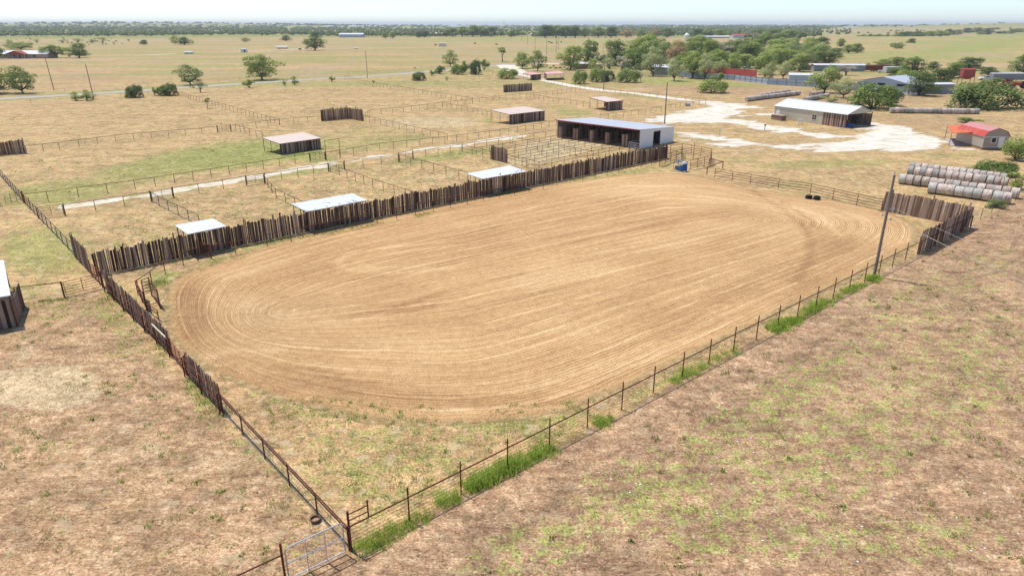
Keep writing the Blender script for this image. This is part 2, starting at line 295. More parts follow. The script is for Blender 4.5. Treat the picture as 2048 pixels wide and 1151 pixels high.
M['woods'] = leaf_material('distant_tree_leaves', (0.054, 0.081, 0.027), (0.115, 0.156, 0.050), (0.230, 0.261, 0.094), 0.2)
M['grass'] = leaf_material('fresh_green_grass', (0.091, 0.163, 0.014), (0.195, 0.312, 0.030), (0.390, 0.475, 0.084), 0.35)
M['drygrass'] = leaf_material('dry_grass_blades', (0.20, 0.14, 0.07), (0.42, 0.31, 0.17), (0.68, 0.54, 0.33), 0.25)
M['weed'] = leaf_material('small_green_weeds', (0.078, 0.106, 0.026), (0.169, 0.206, 0.048), (0.325, 0.362, 0.102), 0.25)

def facing(V, D):
    """turn each leaf so its upper side looks along D; soft normals along D for the four corners"""
    Q = V.reshape(-1, 4, 3); N_ = np.cross(Q[:, 2]-Q[:, 0], Q[:, 3]-Q[:, 1]); fl = (N_*D).sum(1) < 0; Q[fl] = Q[fl][:, ::-1]; N_[fl] *= -1
    N_ /= np.linalg.norm(N_, axis=1)[:, None]+1e-9; D = D+N_*.45; D /= np.linalg.norm(D, axis=1)[:, None]
    return Q.reshape(-1, 3), np.repeat(D, 4, 0)
# ---------------------------------------------------------------- mesh helpers
BASE = {}
class MB:
    def __init__(s): s.v = []; s.f = []; s.t = []; s.r = []
    def quad(s, a, b, c, d, t=0.5, rib=None):
        n = len(s.v); s.v += [Vector(a), Vector(b), Vector(c), Vector(d)]; s.f.append((n, n+1, n+2, n+3)); s.t.append(t)
        s.r += rib if rib else [0, 0, 0, 0]
        return s
    def poly(s, pts, t=0.5, rib=None):
        n = len(s.v); s.v += [Vector(p) for p in pts]; s.f.append(tuple(range(n, n+len(pts)))); s.t.append(t); s.r += rib or [0]*len(pts); return s
    def hexa(s, p, t=0.5, rib=None):
        """8 points: bottom 4 (ccw), top 4"""
        n = len(s.v); s.v += [Vector(q) for q in p]; s.r += rib or [0]*8
        for f in ((3,2,1,0),(4,5,6,7),(0,1,5,4),(1,2,6,5),(2,3,7,6),(3,0,4,7)): s.f.append(tuple(n+i for i in f)); s.t.append(t)
        return s
    def box(s, c, sx, sy, sz, ang=0.0, t=0.5, tilt=0.0):
        c = Vector(c); ca, sa = math.cos(ang), math.sin(ang); P = []
        for k, z in enumerate((0, sz)):
            for x, y in ((-sx/2,-sy/2),(sx/2,-sy/2),(sx/2,sy/2),(-sx/2,sy/2)):
                xx = x + tilt * z
                P.append(c + Vector((xx*ca - y*sa, xx*sa + y*ca, z)))
        return s.hexa(P, t)
    def beam(s, p, q, w, h, t=0.5):
        p, q = Vector(p), Vector(q); d = (q-p).normalized(); up = Vector((0,0,1)) if abs(d.z) < 0.9 else Vector((1,0,0))
        a = d.cross(up).normalized() * w/2; b = a.cross(d).normalized() * h/2
        return s.hexa([p-a-b, p+a-b, q+a-b, q-a-b, p-a+b, p+a+b, q+a+b, q-a+b], t)
    def tube(s, p, q, r, n=6, r2=None, t=0.5, cap=True):
        p, q = Vector(p), Vector(q); r2 = r if r2 is None else r2; d = (q-p).normalized(); up = Vector((0,0,1)) if abs(d.z) < 0.9 else Vector((1,0,0))
        a = d.cross(up).normalized(); b = a.cross(d); k = len(s.v)
        for c, rr in ((p, r), (q, r2)):
            for i in range(n):
                g = 2*math.pi*i/n; s.v.append(c + a*math.cos(g)*rr + b*math.sin(g)*rr); s.r.append(0)
        for i in range(n): j = (i+1) % n; s.f.append((k+i, k+j, k+n+j, k+n+i)); s.t.append(t)
        if cap: s.f.append(tuple(range(k+n, k+2*n))); s.t.append(t); s.f.append(tuple(range(k+n-1, k-1, -1))); s.t.append(t)
        return s
    def path(s, pts, r, n=6, t=0.5):
        for a, b in zip(pts, pts[1:]): s.tube(a, b, r, n, t=t)
        return s
    def wall(s, p, q, z0, z1, th=0.12, z1q=None, t=0.5):
        """upright slab from p to q on the ground plan, z1 at p and z1q at q; ribs count along it"""
        p = Vector((p[0], p[1], 0)); q = Vector((q[0], q[1], 0)); d = (q-p); L = d.length; d.normalize(); nrm = Vector((d.y, -d.x, 0)) * th/2
        z1q = z1 if z1q is None else z1q; Z = Vector((0,0,1))
        return s.hexa([p+nrm+Z*z0, q+nrm+Z*z0, q-nrm+Z*z0, p-nrm+Z*z0, p+nrm+Z*z1, q+nrm+Z*z1q, q-nrm+Z*z1q, p-nrm+Z*z1], t, [0, L, L, 0, 0, L, L, 0])
    def slab(s, a, b, c, d, th=0.06):
        """sheet with corners a b c d; ribs run from a-b across to d-c, counted along a-b"""
        a, b, c, d = map(Vector, (a, b, c, d)); L = (b-a).length; Z = Vector((0,0,th))
        return s.hexa([a-Z, b-Z, c-Z, d-Z, a, b, c, d], 0.5, [0, L, L, 0, 0, L, L, 0])
    def build(s, name, mat, parent=None, loc=None, smooth=False):
        off = Vector(BASE[parent.name]) if parent is not None else Vector(loc or (0, 0, 0))
        me = bpy.data.meshes.new(name); me.from_pydata([v - off for v in s.v], [], s.f)
        a = me.attributes.new('tone', 'FLOAT', 'FACE'); a.data.foreach_set('value', s.t)
        a = me.attributes.new('rib', 'FLOAT', 'POINT'); a.data.foreach_set('value', [float(x) for x in s.r])
        if smooth: me.polygons.foreach_set('use_smooth', [True]*len(me.polygons))
        me.materials.append(mat); me.update()
        o = bpy.data.objects.new(name, me); COL.objects.link(o)
        if parent is not None: o.parent = parent
        else: o.location = off
        BASE[o.name] = off
        return o
def tag(o, label=None, cat=None, group=None, kind=None):
    if label: o['label'] = label
    if cat: o['category'] = cat
    if group: o['group'] = group
    if kind: o['kind'] = kind
    return o
def thing(name, label, cat, loc, group=None):
    o = bpy.data.objects.new(name, None); COL.objects.link(o); o.location = loc; o.empty_display_size = 0.2
    BASE[o.name] = Vector(loc); return tag(o, label, cat, group)
def raw_mesh(name, verts, faces4, mat, tone=None, loc=(0,0,0), parent=None, tri=False, nrm=None):
    me = bpy.data.meshes.new(name); k = 3 if tri else 4; nf = len(faces4)
    me.vertices.add(len(verts)); me.vertices.foreach_set('co', np.asarray(verts, np.float32).ravel())
    me.loops.add(nf*k); me.loops.foreach_set('vertex_index', np.asarray(faces4, np.int32).ravel())
    me.polygons.add(nf); me.polygons.foreach_set('loop_start', np.arange(nf, dtype=np.int32)*k)
    me.update(calc_edges=True)
    if nrm is None: me.validate()
    else: me.polygons.foreach_set('use_smooth', [True]*nf); me.normals_split_custom_set_from_vertices(np.asarray(nrm, np.float32))
    if tone is not None:
        a = me.attributes.new('tone', 'FLOAT', 'FACE'); a.data.foreach_set('value', np.asarray(tone, np.float32))
    me.materials.append(mat)
    o = bpy.data.objects.new(name, me); COL.objects.link(o)
    if parent is not None: o.parent = parent
    else: o.location = loc
    BASE[o.name] = Vector(loc)
    return o
ORD = ['leftmost', 'second', 'third', 'fourth', 'fifth', 'sixth', 'seventh', 'eighth', 'ninth', 'tenth', 'eleventh', 'twelfth', 'thirteenth', 'fourteenth', 'fifteenth',
       'sixteenth', 'seventeenth', 'eighteenth', 'nineteenth', 'twentieth', 'twenty-first', 'twenty-second', 'twenty-third', 'twenty-fourth', 'twenty-fifth', 'twenty-sixth', 'twenty-seventh', 'twenty-eighth', 'twenty-ninth', 'thirtieth',
       'thirty-first', 'thirty-second', 'thirty-third', 'thirty-fourth', 'thirty-fifth', 'thirty-sixth', 'thirty-seventh', 'thirty-eighth', 'thirty-ninth', 'fortieth']
def nth(i, tail='from the left'): return 'leftmost' if i == 0 else ORD[i] + ' ' + tail
# ================================================================ terrain and paved surfaces
def grid_axis(lo, hi, step, far_lo, far_hi, g=1.09):
    a = list(np.arange(lo, hi + step/2, step)); s = step
    x = a[-1]
    while x < far_hi: s *= g; x += s; a.append(x)
    s = step; x = a[0]; b = []
    while x > far_lo: s *= g; x -= s; b.append(x)
    return np.array(b[::-1] + a)
def ellipses(PX, PY, lst):
    """soft zones, each (cx, cy, rx, ry, slope, amount), read off the photo and laid on the ground"""
    out = np.zeros_like(PX)
    for cx, cy, rx, ry, sl, am in lst:
        dx = PX - cx; dy = PY - cy - sl*dx; q = (dx/rx)**2 + (dy/ry)**2
        out = np.maximum(out, am * np.exp(-q*q*0.7)) if am > 0 else out + am*np.exp(-q*q*0.7)
    return out
def inside(PX, PY, poly):
    n = len(poly); r = np.zeros(PX.shape, bool); j = n-1
    for i in range(n):
        xi, yi = poly[i]; xj, yj = poly[j]
        if yi != yj:
            c = ((yi > PY) != (yj > PY)) & (PX < (xj-xi)*(PY-yi)/(yj-yi) + xi); r ^= c
        j = i
    return r
def segdist(X, Y, pts, closed=False):
    d = np.full(X.shape, 1e9); P = list(pts) + ([pts[0]] if closed else [])
    for (ax, ay), (bx, by) in zip(P, P[1:]):
        vx, vy = bx-ax, by-ay; t = np.clip(((X-ax)*vx + (Y-ay)*vy)/(vx*vx+vy*vy+1e-9), 0, 1)
        d = np.minimum(d, np.hypot(X-ax-t*vx, Y-ay-t*vy))
    return d
def smooth_closed(pts, it=2):
    for _ in range(it):
        q = []
        for i in range(len(pts)):
            a = pts[i]; b = pts[(i+1) % len(pts)]
            q += [(a[0]*.75+b[0]*.25, a[1]*.75+b[1]*.25), (a[0]*.25+b[0]*.75, a[1]*.25+b[1]*.75)]
        pts = q
    return pts
def wpts(px): return [tuple(G(x, y).xy) for x, y in px]

# value noise on the plan, for hills and ragged edges
_T = RNG.random((256, 256))
def vnoise(X, Y, s):
    x = X/s; y = Y/s; xi = np.floor(x).astype(int); yi = np.floor(y).astype(int); fx = x-xi; fy = y-yi
    fx = fx*fx*(3-2*fx); fy = fy*fy*(3-2*fy); g = lambda a, b: _T[a & 255, b & 255]
    return (g(xi, yi)*(1-fx)+g(xi+1, yi)*fx)*(1-fy) + (g(xi, yi+1)*(1-fx)+g(xi+1, yi+1)*fx)*fy
def fb(X, Y, s, o=4):
    r = 0; a = 1; t = 0
    for i in range(o): r = r + a*vnoise(X+31*i, Y-17*i, s/2**i); t += a; a *= 0.55
    return r/t
def terrain(X, Y):
    d = np.hypot(X, Y); k = np.clip((d-1500)/3500, 0, 1); k = k*k*(3-2*k)
    z = k*((fb(X, Y, 2600, 3)-0.5)*34 + 3)
    z = z + 27*np.exp(-(((X-2500)/900)**2 + ((Y-2900)/900)**2))          # low rise at the right
    z = z + 16*np.exp(-(((X+2400)/1500)**2 + ((Y-4700)/700)**2))
    z = z + 6*np.exp(-(((X-620)/260)**2 + ((Y-900)/350)**2))
    far = np.clip((d-8000)/5000, 0, 1)
    return z*(1-far) - 0*far

xs = grid_axis(-92, 132, 0.9, -12500, 12500, 1.085); ys = grid_axis(14, 190, 0.9, -60, 14500, 1.05)
GX, GY = np.meshgrid(xs, ys); GZ = terrain(GX, GY)
dd = GY*math.cos(PITCH) + CAMH*math.sin(PITCH); vv = GY*math.sin(PITCH) - CAMH*math.cos(PITCH)
ok = dd > 1
PXg = np.where(ok, CX + F*GX/np.maximum(dd, 1), 1024); PYg = np.where(ok, CY - F*vv/np.maximum(dd, 1), 5000)
# growth zones
green = ellipses(PXg, PYg, [
    (470, 310, 230, 30, -0.12, 1.1), (330, 335, 160, 24, -0.1, 0.95), (120, 385, 150, 28, -0.1, 0.9), (250, 360, 200, 20, -.12, .7), (90, 500, 110, 60, 0, 0.8), (60, 580, 60, 30, 0, .6), (200, 440, 30, 30, 0, .5),
    (640, 318, 40, 12, 0, 0.9), (600, 312, 50, 8, -.1, 1.1), (760, 285, 130, 18, -0.12, 0.7), (740, 262, 90, 14, 0, .6), (900, 310, 130, 9, -.14, 0.95), (600, 345, 130, 8, -.15, .8), (330, 385, 140, 8, -.16, .8),
    (700, 462, 170, 9, -.20, 1.05), (1000, 395, 170, 7, -.2, 1.0), (540, 490, 100, 10, -.2, .75), (330, 560, 40, 22, 0, .9), (1250, 345, 120, 6, -.15, .75), (450, 520, 70, 9, -.15, .8),
    (780, 900, 260, 60, .05, .62), (560, 790, 110, 30, .4, .85), (1000, 850, 120, 25, 0, .8), (850, 840, 160, 12, 0, .7), (700, 960, 120, 60, 0, .6), (1120, 850, 90, 30, -.4, .7), (1330, 760, 120, 20, -.5, .6), (800, 1000, 120, 30, -.4, .7),
    (225, 640, 50, 30, .6, .75), (320, 720, 40, 22, .9, .7), (240, 700, 50, 20, 0, .6), (400, 790, 30, 26, .9, .9), (500, 900, 90, 20, .9, .6), (350, 1080, 110, 50, 0, .3), (120, 890, 60, 20, 0, .5), (600, 1100, 80, 30, 0, .55),
    (1300, 980, 190, 90, -.2, .60), (1060, 1100, 170, 70, -.2, .58), (1430, 1050, 190, 80, 0, .58), (1650, 900, 280, 130, -.2, .54), (1900, 760, 240, 170, -.3, .52), (1500, 830, 200, 70, -.5, .55), (1750, 1080, 320, 70, 0, .54), (1850, 600, 220, 70, -.3, .48), (1600, 780, 140, 70, -.5, .58), (1950, 560, 140, 70, -.3, .45), (1750, 680, 160, 60, -.4, .46),
    (1590, 370, 60, 8, 0, .6), (1650, 328, 170, 10, -.03, .75), (1480, 318, 80, 8, 0, .6), (1900, 310, 120, 6, 0, .6), (1430, 278, 60, 5, 0, .8), (1350, 272, 40, 6, 0, .9),
    (1340, 162, 110, 7, .02, 1.0), (1460, 168, 70, 6, .05, 1.0), (1300, 152, 60, 8, 0, .8), (1270, 190, 50, 4, 0, 1.0), (1320, 196, 60, 4, .05, .8), (1150, 225, 50, 8, 0, .8), (1120, 215, 40, 6, 0, .7), (975, 242, 25, 7, 0, .7),
    (200, 185, 330, 5, -.07, 1.0), (460, 168, 180, 5, -.07, 1.0), (700, 150, 160, 5, -.09, .6), (1000, 130, 60, 4, 0, .7),
    (640, 122, 330, 9, -.03, .72), (360, 132, 130, 10, 0, .8), (430, 118, 200, 5, 0, .55), (900, 114, 180, 6, 0, .7), (150, 110, 200, 5, 0, .5), (300, 150, 160, 6, -.05, .6), (280, 104, 260, 3, 0, .6), (160, 145, 120, 5, 0, .45),
    (1000, 80, 260, 6, 0, 1.0), (1180, 82, 200, 5, 0, .9), (700, 92, 220, 2.5, 0, .6), (800, 90, 90, 4, 0, .8), (100, 76, 300, 3, 0, .6), (1350, 78, 120, 5, 0, .7),
    (1800, 113, 280, 12, 0, 1.0), (1950, 98, 170, 14, -.08, 1.1), (1750, 80, 160, 4, 0, 1.0), (1850, 92, 180, 5, 0, 1.0), (2000, 75, 140, 14, -.1, 1.15), (1700, 66, 120, 2, 0, .9), (1720, 93, 60, 4, 0, .5), (1960, 150, 90, 4, 0, .6), (1620, 128, 90, 6, 0, .5),
    (60, 245, 70, 6, 0, .35), (250, 228, 100, 6, 0, .4), (650, 190, 100, 14, 0, .45), (620, 214, 80, 8, 0, .4), (780, 172, 70, 8, 0, .4), (880, 165, 50, 6, 0, .6)])
green = np.where(inside(PXg, PYg, [(703, 1110), (1835, 512), (1936, 455), (2100, 360), (2600, 420), (2600, 4000), (600, 4000), (640, 1200)]) | (PYg > 640), green, np.maximum(green, 0.45))
dg = np.hypot(GX, GY); wood_floor = (dg > 1330) & (PXg < 1650) | (dg > 3200)
green = np.where(wood_floor, 1.3, green)
soil = np.zeros_like(green)
SEfence = [(703, 1110), (1835, 512), (1936, 455), (2100, 360), (2600, 420), (2600, 4000), (600, 4000), (640, 1200)]
rf = inside(PXg, PYg, SEfence); soil[rf & ok] = 1.0
lf = inside(PXg, PYg, [(703, 1110), (447, 827), (365, 745), (206, 574), (0, 612), (-900, 700), (-900, 4000), (640, 4000)]); soil[lf & ok] = 0.66
soil = np.maximum(soil, ellipses(PXg, PYg, [(250, 545, 80, 12, -.15, .9), (380, 530, 60, 8, -.2, .7), (1480, 180, 300, 12, .05, .7), (1700, 200, 200, 12, 0, .8), (1900, 245, 150, 15, 0, .6), (1180, 150, 160, 8, 0, .9), (1450, 60+75, 200, 10, 0, .8), (1900, 180, 160, 18, 0, .85), (1700, 140, 100, 8, 0, .8),
    (60, 100, 300, 6, 0, .35), (700, 105, 500, 4, 0, .35), (180, 157, 120, 8, 0, .6), (1080, 125, 100, 4, 0, .6), (480, 157, 140, 5, 0, .5), (1080, 262, 30, 5, 0, .7), (620, 375, 100, 25, 0, .25), (1830, 120, 60, 6, 0, .3)]))
sand = ellipses(PXg, PYg, [(30, 770, 150, 34, -.1, 1.3), (120, 790, 100, 28, -.1, .9), (50, 690, 16, 55, 0, .75), (250, 900, 160, 40, .1, .45), (380, 920, 70, 24, .1, .5), (510, 905, 60, 26, .8, .55), (40, 500, 14, 35, 0, .5), (860, 325+30, 100, 8, -.12, .5), (870, 245, 110, 14, 0, .7), (1130, 290, 110, 20, -.1, .85), (1100, 306, 80, 14, -.1, .8), (1060, 320, 90, 12, -.1, .7),
    (700, 330, 90, 4, -.14, .35), (800, 328, 60, 10, -.2, .4), (660, 350, 60, 8, .2, .3), (1080, 140, 60, 4, .1, .6), (1280, 178, 30, 2, 0, .8), (1590, 110, 60, 4, 0, .6), (1650, 107, 90, 5, 0, .6), (1800, 92, 120, 3, 0, .5), (1950, 109, 150, 2.5, 0, .6), (1870, 135, 200, 3, 0, .7),
    (300, 122, 300, 3, 0, .3), (150, 80, 220, 3, 0, .6), (1060, 108, 160, 5, 0, .4), (700, 118, 200, 3, 0, .3), (1560, 330, 60, 14, -.5, .35), (1700, 320, 80, 6, -.5, .3), (1640, 340, 90, 4, -.4, .35)])
bright = np.where(rf & ok, 0.9, 0.0); bright = np.maximum(bright, ellipses(PXg, PYg, [(700, 462, 190, 10, -.20, 1.0), (1000, 395, 190, 9, -.2, 1.0), (330, 185, 500, 8, -.07, .6), (1900, 100, 400, 30, 0, .5), (1000, 80, 400, 8, 0, .45), (1340, 165, 130, 8, 0, .7), (400, 790, 30, 26, .9, .9), (600, 312, 50, 8, -.1, .8), (90, 500, 110, 60, 0, .4), (380, 130, 150, 12, 0, .5)]))
bright = np.where(wood_floor, 0, bright); sand = np.where(wood_floor, 0, sand)
ny, nx = GX.shape
verts = np.stack([GX.ravel(), GY.ravel(), GZ.ravel()], 1)
ii = (np.arange(ny-1)[:, None]*nx + np.arange(nx-1)[None, :]).ravel()
gr = raw_mesh('ground', verts, np.stack([ii, ii+1, ii+nx+1, ii+nx], 1), M['ground'])
gr.data.polygons.foreach_set('use_smooth', [True]*len(gr.data.polygons))
ca = gr.data.color_attributes.new('mask', 'FLOAT_COLOR', 'POINT')
ca.data.foreach_set('color', np.stack([np.clip(green, 0, 1.2), soil, sand, bright], -1).astype(np.float32).ravel())
tag(gr, kind='structure')

def contour_sheet(name, x0, x1, y0, y1, step, fn, z, mat, attrs=None):
    """flat sheet covering where fn(x, y) < 0, cut along the contour"""
    gx = np.arange(x0, x1, step); gy = np.arange(y0, y1, step); X, Y = np.meshgrid(gx, gy); f = fn(X, Y); n = len(gx)
    V = []; idx = {}; Fs = []
    def vid(p):
        k = (round(p[0], 4), round(p[1], 4))
        if k not in idx: idx[k] = len(V); V.append((p[0], p[1], z))
        return idx[k]
    for j in range(len(gy)-1):
        row = f[j:j+2]
        for i in np.nonzero((np.minimum(row[:, :-1], row[:, 1:]).min(0) < 0))[0]:
            c = [(gx[i], gy[j], f[j, i]), (gx[i+1], gy[j], f[j, i+1]), (gx[i+1], gy[j+1], f[j+1, i+1]), (gx[i], gy[j+1], f[j+1, i])]
            out = []
            for a, b in zip(c, c[1:]+c[:1]):
                if a[2] < 0: out.append(a)
                if (a[2] < 0) != (b[2] < 0):
                    t = a[2]/(a[2]-b[2]); t = min(0.999, max(0.001, t)); out.append((a[0]+(b[0]-a[0])*t, a[1]+(b[1]-a[1])*t, 0))
            if len(out) >= 3: 
                q = [vid(p) for p in out]
                q = [v for k, v in enumerate(q) if v != q[k-1]]
                if len(q) >= 3: Fs.append(q)
    me = bpy.data.meshes.new(name); me.from_pydata(V, [], Fs); me.update(); me.materials.append(mat)
    o = bpy.data.objects.new(name, me); COL.objects.link(o); tag(o, kind='structure')
    if attrs: attrs(me, np.array(V))
    return o

# riding arena floor
AR = [(350,615),(346,590),(356,565),(385,545),(450,525),(560,488),(700,452),(900,412),(1100,372),(1240,352),(1330,346),(1400,354),(1480,374),(1560,390),(1650,400),(1740,418),(1800,438),(1826,462),(1812,488),(1750,522),(1690,552),(1600,592),(1480,650),(1350,712),(1220,772),(1110,812),(1000,831),(900,836),(780,829),(650,806),(520,771),(430,728),(380,692),(358,655)]
ARW = smooth_closed(wpts(AR), 2)
def sd_arena(X, Y):
    d = segdist(X, Y, ARW, True); return np.where(inside(X, Y, ARW), -d, d)
LT = [wpts([(880,484),(760,496),(700,507),(678,519),(680,532),(710,540),(790,546),(900,536)]), wpts([(905,492),(800,503),(740,512),(712,521),(716,530),(760,536),(850,532)]), wpts([(392,722),(460,700),(560,700)]), wpts([(1240,372),(1420,372),(1540,398),(1640,432),(1680,470)])]
DT = [wpts([(1505,382),(1562,415),(1605,450),(1624,480),(1618,520),(1590,562)]), wpts([(1560,402),(1600,425),(1630,455)]), wpts([(560,733),(640,740),(700,765),(800,789),(950,800),(1080,790)]), wpts([(540,752),(640,768),(720,788)]), wpts([(690,636),(800,612),(900,580),(1050,545)]), wpts([(790,624),(870,610)])]
AX = Vector(G(1500, 420).xy) - Vector(G(520, 640).xy); AX.normalize()
def arena_attrs(me, V):
    X, Y = V[:, 0], V[:, 1]; s = -sd_arena(X, Y)
    # furrows follow the rim outside and close round a long straight spine inside
    SP = wpts([(575,622),(800,577),(1150,506),(1490,436)]); dm = segdist(X, Y, SP); sp = np.maximum(s, 0.0)
    u = 26*sp/(sp+dm*0.93+0.35)
    along = (X-SP[0][0])*AX.x + (Y-SP[0][1])*AX.y; u = u+0.02*along*np.clip(sp/10, 0, 1)
    me.attributes.new('furrow', 'FLOAT', 'POINT').data.foreach_set('value', u.astype(np.float32))
    P = np.array([W(x, y) for x, y in zip(X, Y)])
    L = ellipses(P[:, 0], P[:, 1], [(1120, 548, 150, 22, -.1, .8), (1330, 385, 170, 22, .1, .75), (1620, 425, 150, 18, .15, .85), (1740, 455, 80, 26, .3, .8), (480, 612, 60, 34, .3, .6), (620, 640, 130, 18, 0, .6), (1250, 500, 250, 20, -.2, .35), (900, 700, 350, 30, -.12, .45), (560, 690, 90, 26, 0, .5), (1560, 470, 60, 20, 0, .5), (1180, 740, 180, 18, -.3, .5), (1000, 820, 260, 8, 0, .7), (500, 540, 80, 12, -.25, .4)])
    D = ellipses(P[:, 0], P[:, 1], [(375, 625, 38, 70, .2, .75), (480, 760, 150, 16, .3, .7), (800, 505, 200, 20, -.2, .35), (640, 540, 150, 26, -.25, .45), (1100, 440, 260, 16, -.2, .3), (1550, 550, 200, 20, -.4, .5), (900, 812, 230, 8, 0, .55), (1300, 450, 200, 14, -.2, .35), (1640, 560, 80, 18, -.5, .5)])
    T = 0.5 + 0.5*np.zeros(len(X))
    for t in LT: T += 0.45*np.exp(-(segdist(X, Y, t)/0.42)**2)
    for t in DT: T -= 0.42*np.exp(-(segdist(X, Y, t)/0.5)**2)
    E_ = np.clip(1 - (s+0.9)/1.7, 0, 1)
    a = me.color_attributes.new('amask', 'FLOAT_COLOR', 'POINT'); a.data.foreach_set('color', np.stack([L, D, E_, np.clip(T, 0, 1)], -1).astype(np.float32).ravel())
axs = [p[0] for p in ARW]; ays = [p[1] for p in ARW]
contour_sheet('arena_floor', min(axs)-2, max(axs)+2, min(ays)-2, max(ays)+2, 0.55, lambda X, Y: sd_arena(X, Y) - 0.9 + (fb(X, Y, 2.2, 4)-0.5)*1.6, 0.012, M['arena'], arena_attrs)

# white caliche yard with ragged, worn edges
GV = [[(1398,201),(1470,207),(1548,216),(1547,232),(1500,228),(1478,238),(1500,245),(1545,256),(1536,262),(1490,252),(1440,246),(1380,246),(1340,250),(1300,246),(1283,238),(1320,229),(1370,223),(1408,213)],
      [(1470,240),(1540,249),(1610,261),(1705,273),(1710,280),(1600,271),(1530,259)],
      [(1360,265),(1450,274),(1536,285),(1620,292),(1760,290),(1760,302),(1600,303),(1536,297),(1450,286),(1360,273)],
      [(1360,278),(1440,285),(1530,292),(1530,296),(1440,291),(1360,283)],
      [(1448,304),(1480,297),(1536,293),(1560,300),(1500,306),(1455,308)],
      [(1748,246),(1795,254),(1850,265),(1898,281),(1906,291),(1885,297),(1800,301),(1700,301),(1600,303),(1600,292),(1690,285),(1712,272),(1728,262),(1742,254)],
      [(1897,291),(1945,295),(1944,300),(1916,303),(1902,298)], [(1405,312),(1420,307),(1430,309),(1438,314),(1410,314)], [(1250,178),(1285,179),(1284,182),(1252,181)]]
GVW = [wpts(p) for p in GV]
BR = wpts([(1472,217),(1560,219),(1560,228),(1500,226)]), wpts([(1440,262),(1520,262),(1600,276),(1690,278),(1690,283),(1560,284),(1480,278),(1400,268)])
def sd_gravel(X, Y):
    X = np.asarray(X); Y = np.asarray(Y); f = np.full(X.shape, 99.0)
    for p in GVW:
        d = segdist(X, Y, p, True); f = np.minimum(f, np.where(inside(X, Y, p), -d, d))
    for p in BR:
        d = segdist(X, Y, p, True); f = np.maximum(f, np.where(inside(X, Y, p), d, -d))
    Xr = X*0.83+Y*0.56; Yr = -X*0.56+Y*0.83
    return f + (fb(Xr, Yr*2.6, 9, 3)-0.5)*9.5 + (fb(Xr, Yr*2.0, 2.2, 4)-0.5)*3.6 - 0.3
def edge_attr(fn, w_):
    return lambda me, V: me.attributes.new('edge', 'FLOAT', 'POINT').data.foreach_set('value', np.clip(1+fn(V[:, 0], V[:, 1])/w_, 0, 1).astype(np.float32))
contour_sheet('gravel_yard', 22, 102, 122, 226, 0.42, sd_gravel, 0.012, M['gravel'], edge_attr(sd_gravel, 3.2))

def strip_sheet(name, px, wid, mat, z, rag=0.8, step=0.6, sc=3.0, bias=0.0):
    c = wpts(px); X0 = min(p[0] for p in c)-wid-2; X1 = max(p[0] for p in c)+wid+2; Y0 = min(p[1] for p in c)-wid-2; Y1 = max(p[1] for p in c)+wid+2
    return contour_sheet(name, X0, X1, Y0, Y1, step, lambda X, Y: segdist(X, Y, c) - wid/2 + (fb(X, Y, sc, 4)-0.5)*rag*2 + bias, z, mat)
DRV = [(1032,148),(1050,152),(1100,163),(1150,173),(1206,181),(1265,186),(1332,195),(1372,200),(1420,204)]
strip_sheet('gravel_driveway', DRV, 4.6, M['gravel'], 0.010, 0.6, 0.8)
strip_sheet('lane_track', [(138,412),(180,408),(230,399),(300,390),(350,380),(430,366),(512,355),(590,340),(662,326)], 3.0, M['track'], 0.010, 1.9, 0.4, 2.6, .1)
strip_sheet('lane_track', [(700,322),(760,313),(800,308),(860,296),(925,290),(974,281),(1000,277),(1040,272)], 2.6, M['track'], 0.010, 1.8, 0.4, 3.5, .1)
def ribbon(name, pts, wid, mat, z, kind='structure'):
    P = [Vector((a, b, 0)) for a, b in pts]; V = []; Fs = []
    for i, p in enumerate(P):
        d = (P[min(i+1, len(P)-1)] - P[max(i-1, 0)]).normalized(); n = Vector((-d.y, d.x, 0))*wid/2
        V += [(p+n).to_tuple()[:2] + (z,), (p-n).to_tuple()[:2] + (z,)]
        if i: k = 2*i; Fs.append((k-2, k-1, k+1, k))
    me = bpy.data.meshes.new(name); me.from_pydata(V, [], Fs); me.materials.append(mat); o = bpy.data.objects.new(name, me); COL.objects.link(o)
    return tag(o, kind=kind)
RD = [(-160,206),(0,197.5),(129,190.5),(262,182.5),(375,175),(490,167),(632,158.5),(737,152.5),(837,145),(902,139.5),(937,136),(980,132),(1015,129)]
def catmull(P, k=6):
    out = []
    for i in range(len(P)-1):
        a = Vector(P[max(i-1, 0)]); b = Vector(P[i]); c = Vector(P[i+1]); d = Vector(P[min(i+2, len(P)-1)])
        for j in range(k):
            t = j/k; out.append(tuple(0.5*((2*b) + (c-a)*t + (2*a-5*b+4*c-d)*t*t + (3*b-a-3*c+d)*t**3)))
    out.append(tuple(P[-1])); return out
ribbon('road', catmull(wpts(RD)), 7.0, M['road'], 0.008)
ribbon('road', catmull(wpts([(1017,129),(1060,127.5),(1120,126.5),(1200,127),(1300,129)])), 7.0, M['road'], 0.008)
strip_sheet('gravel_driveway', [(1012,131),(1022,137),(1032,146)], 11.0, M['gravel'], 0.014, 1.2, 1.0)
strip_sheet('gravel_driveway', [(1060,126),(1110,128),(1180,127),(1260,130)], 9.0, M['gravel'], 0.012, 4.0, 1.5, 14, 2.5)
strip_sheet('farm_track', [(270,111),(380,106),(480,104),(620,97)], 5.0, M['track'], 0.010, 3.0, 2.5, 20, 1.0)
strip_sheet('yard_dirt', [(1880,180),(1950,178),(2048,178),(2100,178)], 22.0, M['concrete'], 0.010, 3.0, 1.2, 9)
strip_sheet('yard_dirt', [(1640,138),(1700,140),(1760,142)], 22.0, M['track'], 0.010, 5.0, 1.5, 12)
